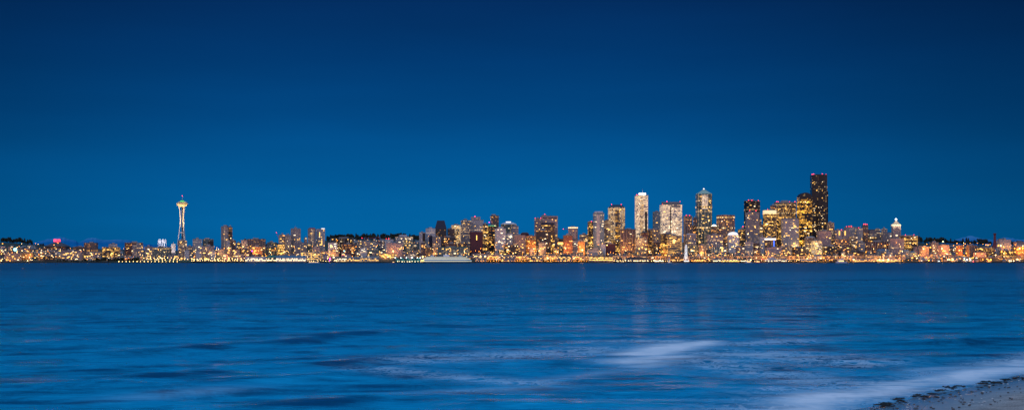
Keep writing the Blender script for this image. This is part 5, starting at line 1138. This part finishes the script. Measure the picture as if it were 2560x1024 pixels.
def water():
    rg_ = np.random.default_rng(12)
    ds = np.concatenate([np.linspace(-150, 8, 12), np.geomspace(10, 260, 620), np.geomspace(275, 4600, 60), np.array([6000, 9000, 14000, 22000, 34000.])])
    nt = 420; tt = np.linspace(-1, 1, nt); D, T = np.meshgrid(ds, tt, indexing='ij'); Xh = np.maximum(D, 0) * .55 + 14 + np.where(D < 9, 140, 0) + np.maximum(D - 300, 0) * .5
    X = T * Xh; Y = D.copy()
    amp = np.clip((D - 8) / 10, 0, 1) * np.clip(1 - (D - 170) / 90, 0, 1)
    # long low swells coming in aslant, broken into separate crests
    u = X * .40 - Y * .92; v = X * .92 + Y * .40
    ph = 2.2 * vnoise(X * .05 + 9, Y * .05, 1) + 1.1 * vnoise(X * .16, Y * .16, 2)
    env = np.clip(vnoise(v * .10 + 40, u * .14 + 3, 5) * 2.2 - .8, 0, 1.3)
    sw = (1 - np.abs(np.sin(u * .42 + ph * 2.2))) ** 2.4
    Z = .10 * sw * env
    Z += .05 * (vnoise(X * .35, Y * .8, 7) - .5) + .035 * (vnoise(X * .8 + 5, Y * 1.9, 8) - .5) + .015 * (vnoise(X * 1.8, Y * 4.5, 9) - .5)
    front_shade = np.clip(np.gradient(sw * env, axis=0) / np.maximum(np.gradient(D, axis=0), .02) * .7, 0, .4) * np.clip(vnoise(X * 1.1, Y * .7, 41) * 1.6 - .1, 0, 1)  # shade of the wave fronts, a painted mask that darkens the water colour
    for k in range(280):  # short ripple fronts, their shade painted into the same mask
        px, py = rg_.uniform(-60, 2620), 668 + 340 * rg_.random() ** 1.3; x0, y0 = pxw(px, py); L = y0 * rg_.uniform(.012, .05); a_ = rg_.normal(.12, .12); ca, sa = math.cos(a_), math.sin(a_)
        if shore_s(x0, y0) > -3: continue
        s0 = (X - x0) * ca + (Y - y0) * sa; q0 = -(X - x0) * sa + (Y - y0) * ca; np.maximum(front_shade, rg_.uniform(.35, .85) * np.exp(-(s0 / L) ** 2 - (q0 / (.18 + y0 * y0 * 1.9e-4 * rg_.uniform(.6, 1.4))) ** 2), out=front_shade)
    # individual wave faces, raised and with their shade painted dark
    for (x0, y0, x1, y1, h, w) in [(320, 878, 610, 858, .14, .9), (620, 862, 960, 826, .15, 1.2), (730, 915, 960, 895, .17, .8), (260, 945, 560, 920, .13, .8), (650, 1010, 940, 990, .12, .6), (0, 830, 60, 824, .13, 1), (2280, 858, 2560, 848, .1, .9)]:
        a, b = np.array(pxw(x0, y0)), np.array(pxw(x1, y1)); d = b - a; L = np.hypot(*d); d /= L; n = np.array((-d[1], d[0]))
        s = (X - a[0]) * d[0] + (Y - a[1]) * d[1]; q = (X - a[0]) * n[0] + (Y - a[1]) * n[1] + .35 * np.sin(s * .9)
        e = 1 / (1 + np.exp(-(s) * 2.2)) / (1 + np.exp((s - L) * 2.2)); Z += .55 * h * e * np.exp(-(q / w) ** 2); np.maximum(front_shade, 1.15 * e * np.clip(vnoise(X * .9 + 3, Y * .9, 43) * 1.5 - .05, .1, 1) * np.exp(-((q + w * .3) / (w * .95)) ** 2), out=front_shade)
    s = shore_s(X, Y); Z *= amp * np.clip(-(s + .6) / 3.5, 0.03, 1)
    # foam: soft mist and lace, in patches
    mist = np.zeros_like(X); lace = np.zeros_like(X)
    def blob(arr, x0, y0, x1, y1, w, st, soft=1.2):
        a, b = np.array(pxw(x0, y0)), np.array(pxw(x1, y1)); d = b - a; L = np.hypot(*d); d /= L; n = np.array((-d[1], d[0]))
        s_ = (X - a[0]) * d[0] + (Y - a[1]) * d[1]; q = (X - a[0]) * n[0] + (Y - a[1]) * n[1]
        e = np.exp(-np.clip(-s_, 0, None) ** 2 / soft) * np.exp(-np.clip(s_ - L, 0, None) ** 2 / soft); np.maximum(arr, st * e * np.exp(-(q / w) ** 2), out=arr)
    blob(mist, 1600, 884, 1740, 856, .9, 1.15, .35); blob(mist, 1570, 905, 1680, 890, .9, .8, .4); blob(mist, 1600, 915, 1660, 905, .6, .5, .3); blob(mist, 1360, 948, 1500, 932, .5, .2, .5); blob(mist, 1700, 862, 1770, 853, .5, 1.0, .5)
    blob(mist, 1820, 888, 1930, 884, .35, .6, .4); blob(mist, 2200, 965, 2330, 945, .35, .8, .4); blob(mist, 2050, 1015, 2250, 968, .45, .5, .5); blob(mist, 2300, 925, 2420, 915, .5, .35, .4)
    blob(mist, 1150, 975, 1300, 970, .5, .22); blob(mist, 400, 985, 520, 975, .6, .16)
    blob(lace, 1030, 900, 1500, 872, 1.4, .75); blob(lace, 960, 925, 1300, 952, .7, .7); blob(lace, 1500, 852, 1680, 850, .8, .8); blob(lace, 1780, 880, 2150, 905, 1.6, .75); blob(lace, 1750, 900, 2100, 960, 1.2, .6)
    blob(lace, 1850, 860, 2000, 850, .9, .6); blob(lace, 1950, 975, 2150, 965, .5, .7); blob(lace, 1900, 1000, 2060, 1000, .35, .5)
    sw_ = np.exp(-((s + 1.25) / .8) ** 2); mist = np.maximum(mist, sw_ * 1.0 * np.clip((s + 3), 0, 1) * np.clip(vnoise(X * .45, Y * .45, 21) * 1.8 - .2, 0.1, 1)); mist = np.maximum(mist, np.exp(-((s + 1.0) / .6) ** 2) * .8); lace = np.maximum(lace, np.exp(-((s + 1.1) / 1.1) ** 2) * 1.2)
    thin = np.clip((s + .9) / 1.2, 0, 1)
    m = bpy.data.meshes.new('water'); nv = X.size; m.vertices.add(nv); m.vertices.foreach_set('co', np.stack([X, Y, Z], -1).astype(np.float32).ravel())
    ni, nj = X.shape; a = (np.arange(ni - 1)[:, None] * nj + np.arange(nj - 1)[None, :]).ravel(); q = np.stack([a, a + 1, a + nj + 1, a + nj], -1)
    m.loops.add(q.size); m.loops.foreach_set('vertex_index', q.ravel().astype(np.int32)); m.polygons.add(len(q)); m.polygons.foreach_set('loop_start', (np.arange(len(q)) * 4).astype(np.int32))
    m.update(calc_edges=True); m.validate()
    for nme, arr in (('mist', mist), ('lace', lace), ('front_shade', front_shade)):
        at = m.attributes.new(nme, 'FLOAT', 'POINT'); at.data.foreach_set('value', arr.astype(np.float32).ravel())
    mt, N, L_, b = newmat('dusk_water')
    geo = N.new('ShaderNodeNewGeometry')
    def noise(sx, sy, det, rough=.55, dist=0.0, rot=0):
        mp = N.new('ShaderNodeMapping'); mp.inputs['Scale'].default_value = (sx, sy, 1); mp.inputs['Rotation'].default_value = (0, 0, rot); L_.new(geo.outputs['Position'], mp.inputs[0])
        n = N.new('ShaderNodeTexNoise'); n.inputs['Scale'].default_value = 1; n.inputs['Detail'].default_value = det; n.inputs['Roughness'].default_value = rough; n.inputs['Distortion'].default_value = dist
        L_.new(mp.outputs[0], n.inputs['Vector']); return n.outputs[0]
    def mth(op, x, y=None, cl=False):
        n = N.new('ShaderNodeMath'); n.operation = op; n.use_clamp = cl
        for k, v_ in enumerate((x, y)):
            if v_ is None: continue
            if hasattr(v_, 'links'): L_.new(v_, n.inputs[k])
            else: n.inputs[k].default_value = v_
        return n.outputs[0]
    b1 = N.new('ShaderNodeBump'); b1.inputs['Strength'].default_value = .55; b1.inputs['Distance'].default_value = .35; L_.new(noise(.10, .16, 5, .6), b1.inputs['Height'])
    b2 = N.new('ShaderNodeBump'); b2.inputs['Strength'].default_value = .5; b2.inputs['Distance'].default_value = .09; L_.new(noise(.7, 1.5, 5, .6, .4), b2.inputs['Height']); L_.new(b1.outputs[0], b2.inputs['Normal'])
    L_.new(b2.outputs[0], b.inputs['Normal'])
    am = N.new('ShaderNodeAttribute'); am.attribute_name = 'mist'; al = N.new('ShaderNodeAttribute'); al.attribute_name = 'lace'
    nm = noise(.5, 1.3, 5, .6, .8, .3); lacen = noise(2.0, 1.3, 5, .65, 1.0, .3)
    fm = mth('MULTIPLY', am.outputs['Fac'], mth('SUBTRACT', mth('MULTIPLY', nm, 3.2), .5, True), True)
    fm = mth('MULTIPLY', fm, mth('ADD', .62, mth('MULTIPLY', noise(3.2, 1.6, 4, .6, .6, .3), .85)), True)
    e1 = mth('ABSOLUTE', mth('SUBTRACT', lacen, .5)); e2 = mth('SUBTRACT', 1.0, mth('MULTIPLY', e1, 8.0), True)
    fl = mth('MULTIPLY', mth('MULTIPLY', al.outputs['Fac'], mth('SUBTRACT', mth('MULTIPLY', nm, 2.8), .6), True), e2, True)
    for nd in N:
        if nd.type == 'MATH' and nd.operation == 'MULTIPLY_ADD' and not nd.inputs[2].links: nd.inputs[2].default_value = .28
    fo = mth('MAXIMUM', mth('MULTIPLY', fm, 1.0), mth('MULTIPLY', fl, .9), True)
    mx = N.new('ShaderNodeMixRGB'); L_.new(fo, mx.inputs[0]); tb = mth('MULTIPLY', mth('SUBTRACT', noise(.45, .50, 6, .72, .6, .25), .39), 4.6, True)  # light and dark streaks painted into the colour for uneven sky reflection
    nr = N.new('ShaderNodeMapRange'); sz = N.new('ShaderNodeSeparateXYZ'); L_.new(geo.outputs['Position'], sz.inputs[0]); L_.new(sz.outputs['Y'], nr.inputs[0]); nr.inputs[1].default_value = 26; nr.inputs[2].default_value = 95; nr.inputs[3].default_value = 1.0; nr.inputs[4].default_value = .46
    n2 = N.new('ShaderNodeMapRange'); L_.new(sz.outputs['Y'], n2.inputs[0]); n2.interpolation_type = 'SMOOTHSTEP'; n2.inputs[1].default_value = 60; n2.inputs[2].default_value = 600; n2.inputs[3].default_value = 1.0; n2.inputs[4].default_value = .1  # darker band toward the far shore, painted into the water colour
    ad = N.new('ShaderNodeAttribute'); ad.attribute_name = 'front_shade'
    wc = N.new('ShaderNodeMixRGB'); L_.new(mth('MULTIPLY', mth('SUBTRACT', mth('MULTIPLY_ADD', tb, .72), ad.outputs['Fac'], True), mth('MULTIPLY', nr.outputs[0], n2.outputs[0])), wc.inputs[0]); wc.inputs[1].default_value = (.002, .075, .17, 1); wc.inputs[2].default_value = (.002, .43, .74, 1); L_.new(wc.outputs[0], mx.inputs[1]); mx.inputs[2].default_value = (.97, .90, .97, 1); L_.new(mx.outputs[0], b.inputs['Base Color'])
    L_.new(mth('MULTIPLY_ADD', fo, .4), b.inputs['Roughness']); N[-1] if False else None
    b.inputs['Roughness'].links[0].from_node.inputs[2].default_value = .36
    sy = N.new('ShaderNodeSeparateXYZ'); L_.new(geo.outputs['Position'], sy.inputs[0]); ry = N.new('ShaderNodeMapRange'); L_.new(sy.outputs['Y'], ry.inputs[0])
    ry.inputs[1].default_value = 35; ry.inputs[2].default_value = 260; ry.inputs[3].default_value = .19; ry.inputs[4].default_value = .32; L_.new(ry.outputs[0], b.inputs['Roughness'].links[0].from_node.inputs[2])
    rd = N.new('ShaderNodeMapRange'); L_.new(sy.outputs['Y'], rd.inputs[0]); rd.inputs[1].default_value = 60; rd.inputs[2].default_value = 450; rd.inputs[3].default_value = .7; rd.inputs[4].default_value = 2.6; L_.new(rd.outputs[0], b1.inputs['Distance'])
    b.inputs['IOR'].default_value = 1.45
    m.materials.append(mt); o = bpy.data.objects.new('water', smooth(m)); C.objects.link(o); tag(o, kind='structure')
water()
# ---------------------------------------------------------------- beach
def beach():
    t = np.concatenate([np.linspace(-160, -12, 30), np.linspace(-11, 45, 420), np.linspace(46, 400, 40)]); sg = np.concatenate([np.linspace(-30, -3, 8), np.linspace(-2.8, 14, 260), np.linspace(14.5, 160, 30)])
    T, G = np.meshgrid(t, sg, indexing='ij'); X = SH0[0] + SHD[0] * T + SHN[0] * G; Y = SH0[1] + SHD[1] * T + SHN[1] * G
    Z = np.where(G < 25, G * .055, 25 * .055 + (G - 25) * .01) + .006; Z = np.maximum(Z, -2.5) - .004 * np.sin(T * .55)
    nearm = (G > -1) & (G < 14); Z += np.where(nearm, .012 * (vnoise(X * 1.3, Y * 1.3, 31) - .5) + .010 * (vnoise(X * 5, Y * 5, 32) - .5) * np.clip((G - .8) / 2, 0, 1), 0)
    m = bpy.data.meshes.new('beach'); m.vertices.add(X.size); m.vertices.foreach_set('co', np.stack([X, Y, Z], -1).astype(np.float32).ravel())
    ni, nj = X.shape; a = (np.arange(ni - 1)[:, None] * nj + np.arange(nj - 1)[None, :]).ravel(); q = np.stack([a, a + nj, a + nj + 1, a + 1], -1)
    m.loops.add(q.size); m.loops.foreach_set('vertex_index', q.ravel().astype(np.int32)); m.polygons.add(len(q)); m.polygons.foreach_set('loop_start', (np.arange(len(q)) * 4).astype(np.int32)); m.update(calc_edges=True); m.validate()
    at = m.attributes.new('wet', 'FLOAT', 'POINT'); wet = 1 - np.clip((G - .5 + 1.2 * (vnoise(X * .5, Y * .5, 33) - .5)) / 1.7, 0, 1); at.data.foreach_set('value', wet.astype(np.float32).ravel())
    mt, N, L, b = newmat('sand'); geo = N.new('ShaderNodeNewGeometry'); n1 = N.new('ShaderNodeTexNoise'); n1.inputs['Scale'].default_value = 2.5; n1.inputs['Detail'].default_value = 8; L.new(geo.outputs['Position'], n1.inputs['Vector'])
    n2 = N.new('ShaderNodeTexNoise'); n2.inputs['Scale'].default_value = 38; n2.inputs['Detail'].default_value = 3; L.new(geo.outputs['Position'], n2.inputs['Vector'])
    wt = N.new('ShaderNodeAttribute'); wt.attribute_name = 'wet'
    r = N.new('ShaderNodeValToRGB'); e = r.color_ramp.elements; e[0].position = .35; e[0].color = (.34, .25, .23, 1); e[1].position = .7; e[1].color = (.62, .47, .43, 1); L.new(n1.outputs[0], r.inputs[0])
    sp = N.new('ShaderNodeMapRange'); sp.inputs[1].default_value = .40; sp.inputs[2].default_value = .66; sp.inputs[3].default_value = .62; sp.inputs[4].default_value = 1.3; L.new(n2.outputs[0], sp.inputs[0])
    g = N.new('ShaderNodeMixRGB'); g.blend_type = 'MULTIPLY'; g.inputs[0].default_value = 1; L.new(r.outputs[0], g.inputs[1]); L.new(sp.outputs[0], g.inputs[2])
    w = N.new('ShaderNodeMixRGB'); L.new(wt.outputs['Fac'], w.inputs[0]); L.new(g.outputs[0], w.inputs[1]); w.inputs[2].default_value = (.24, .34, .44, 1); L.new(w.outputs[0], b.inputs['Base Color'])  # wet sand tone, with the blue of the reflected sky painted in
    mr = N.new('ShaderNodeMapRange'); mr.inputs[3].default_value = .85; mr.inputs[4].default_value = .12; L.new(wt.outputs['Fac'], mr.inputs[0]); L.new(mr.outputs[0], b.inputs['Roughness'])
    bp = N.new('ShaderNodeBump'); bp.inputs['Distance'].default_value = .02; L.new(n2.outputs[0], bp.inputs['Height'])
    m2 = N.new('ShaderNodeMapRange'); m2.inputs[3].default_value = .8; m2.inputs[4].default_value = .05; L.new(wt.outputs['Fac'], m2.inputs[0]); L.new(m2.outputs[0], bp.inputs['Strength']); L.new(bp.outputs[0], b.inputs['Normal'])
    m.materials.append(mt); o = bpy.data.objects.new('beach', smooth(m)); C.objects.link(o); tag(o, kind='structure')
beach()
def sandz(X, Y):
    s = (X - SH0[0]) * SHN[0] + (Y - SH0[1]) * SHN[1]; return max(0, s * .055 + .018)
KELP = []
MT['kelp'] = plain('dark_wet_seaweed', (.010, .008, .007), .35, var=.4, scale=20); MT['shell'] = plain('pale_shell', (.62, .60, .60), .5); MT['pebble'] = plain('grey_pebble', (.10, .085, .085), .7, var=.5)
for k in range(7):
    m = MB(); rg = random.Random(k + 50)
    for i in range(60):
        a = rg.uniform(-.5, .5) + (math.pi if rg.random() < .5 else 0); x, y = rg.gauss(0, .28), rg.gauss(0, .16); L = rg.uniform(.12, .38); w = rg.uniform(.012, .035); z = .012; n = 5; L_ = []
        for j in range(n + 1):
            t = j / n; L_.append((x, y, z + .055 * math.sin(math.pi * t) * rg.uniform(.2, 1.4) + .01, w * (1 - abs(2 * t - 1) ** 2 * .8))); x += math.cos(a) * L / n; y += math.sin(a) * L / n; a += rg.uniform(-.5, .5)
        for (p, q) in zip(L_, L_[1:]): m.bar(p[:3], q[:3], (p[3] * .8, q[3] * .8), 4)
    KELP.append(m.mesh('seaweed', 'kelp'))
def kelp(u, v, wpx, label, group, jit=0):
    px, py = 2160 + u / 6.4, 900 + v / 6.4; X, Y = pxw(px, py)
    for _ in range(3): z = sandz(X, Y); d = (CH - z) * F / (py - HZ); X, Y = wx(px, d), d
    s = wpx / 6.4 / F * Y
    o = put('seaweed_clump', random.choice(KELP), None, (X, Y, z), (s, s * random.uniform(1.2, 2.2), max(s * 1.1, .25)), random.uniform(-.3, .6)); tag(o, label, 'seaweed', group)
big = [(270, 715, 190, 'widest dark seaweed clump at the lower end of the strandline'), (330, 690, 150, 'dark seaweed clump just above the widest one'), (540, 620, 150, 'long seaweed clump second from the lower end'), (590, 650, 80, 'small clump right under the long seaweed clump'), (860, 555, 110, 'flat seaweed clump below the pink glint'), (840, 580, 130, 'seaweed strand trailing from the flat clump'),
       (1000, 575, 60, 'short seaweed clump between the flat clump and the arched clump'), (1090, 540, 120, 'slanting seaweed clump left of the arched one'), (1240, 480, 150, 'arched seaweed clump in the middle of the strandline'), (1320, 430, 60, 'small flat seaweed left of the orange glint'), (1410, 445, 90, 'seaweed clump beside the orange glint'),
       (1510, 412, 70, 'low seaweed clump right of the orange glint'), (1590, 420, 50, 'small separate seaweed tuft on bare sand'), (1900, 370, 110, 'left part of the broad upper seaweed clump'), (1960, 345, 120, 'peaked middle of the broad upper seaweed clump'), (2090, 355, 140, 'right part of the broad upper seaweed clump'), (2280, 315, 120, 'long seaweed clump near the right edge'),
       (2420, 290, 90, 'curved seaweed strand near the right edge'), (2530, 290, 60, 'seaweed clump cut by the right edge')]
for b_ in big:
    kelp(*b_, None)
    for j in range(3): kelp(b_[0] + random.gauss(0, b_[2] * .45), b_[1] + random.gauss(6, 10), b_[2] * random.uniform(.3, .55), 'small scrap of dark seaweed along the strandline', 'scraps along the strandline')
for i in range(60):
    u = random.uniform(0, 2600); kelp(u, 745 - u * .185 + abs(random.gauss(0, 55)) + 12, random.uniform(14, 42), 'tiny scrap of seaweed scattered on the sand below the strandline', 'scraps scattered on the sand')
PB = [smooth(MB().ball(0, 0, .3, .5, 7, 5, .6).mesh('pebble', 'pebble')) for _ in range(1)]; SHL = smooth(MB().ball(0, 0, .2, .5, 7, 4, .4).mesh('shell', 'shell'))
for i in range(120):
    u = random.uniform(100, 2560); v = 760 - u * .185 + random.uniform(20, 330); px, py = 2160 + u / 6.4, 900 + v / 6.4
    if py > 1026: continue
    X, Y = pxw(px, py)
    for _ in range(3): z = sandz(X, Y); d = (CH - z) * F / (py - HZ); X, Y = wx(px, d), d
    sh = random.random() < .35; s = random.uniform(.02, .05) * (1 if sh else 1.1)
    tag(put('shell' if sh else 'pebble', SHL if sh else PB[0], None, (X, Y, z), (s * 1.3, s, s), random.random() * 3), 'small pale shell on the sand' if sh else 'small dark pebble on the sand', 'shell' if sh else 'pebble', 'shells on the sand' if sh else 'pebbles on the sand')
# sea floor under everything
o = MB().box(-60000, 60000, -60000, 60000, -12, -6).build('ground', 'soil'); tag(o, kind='structure')
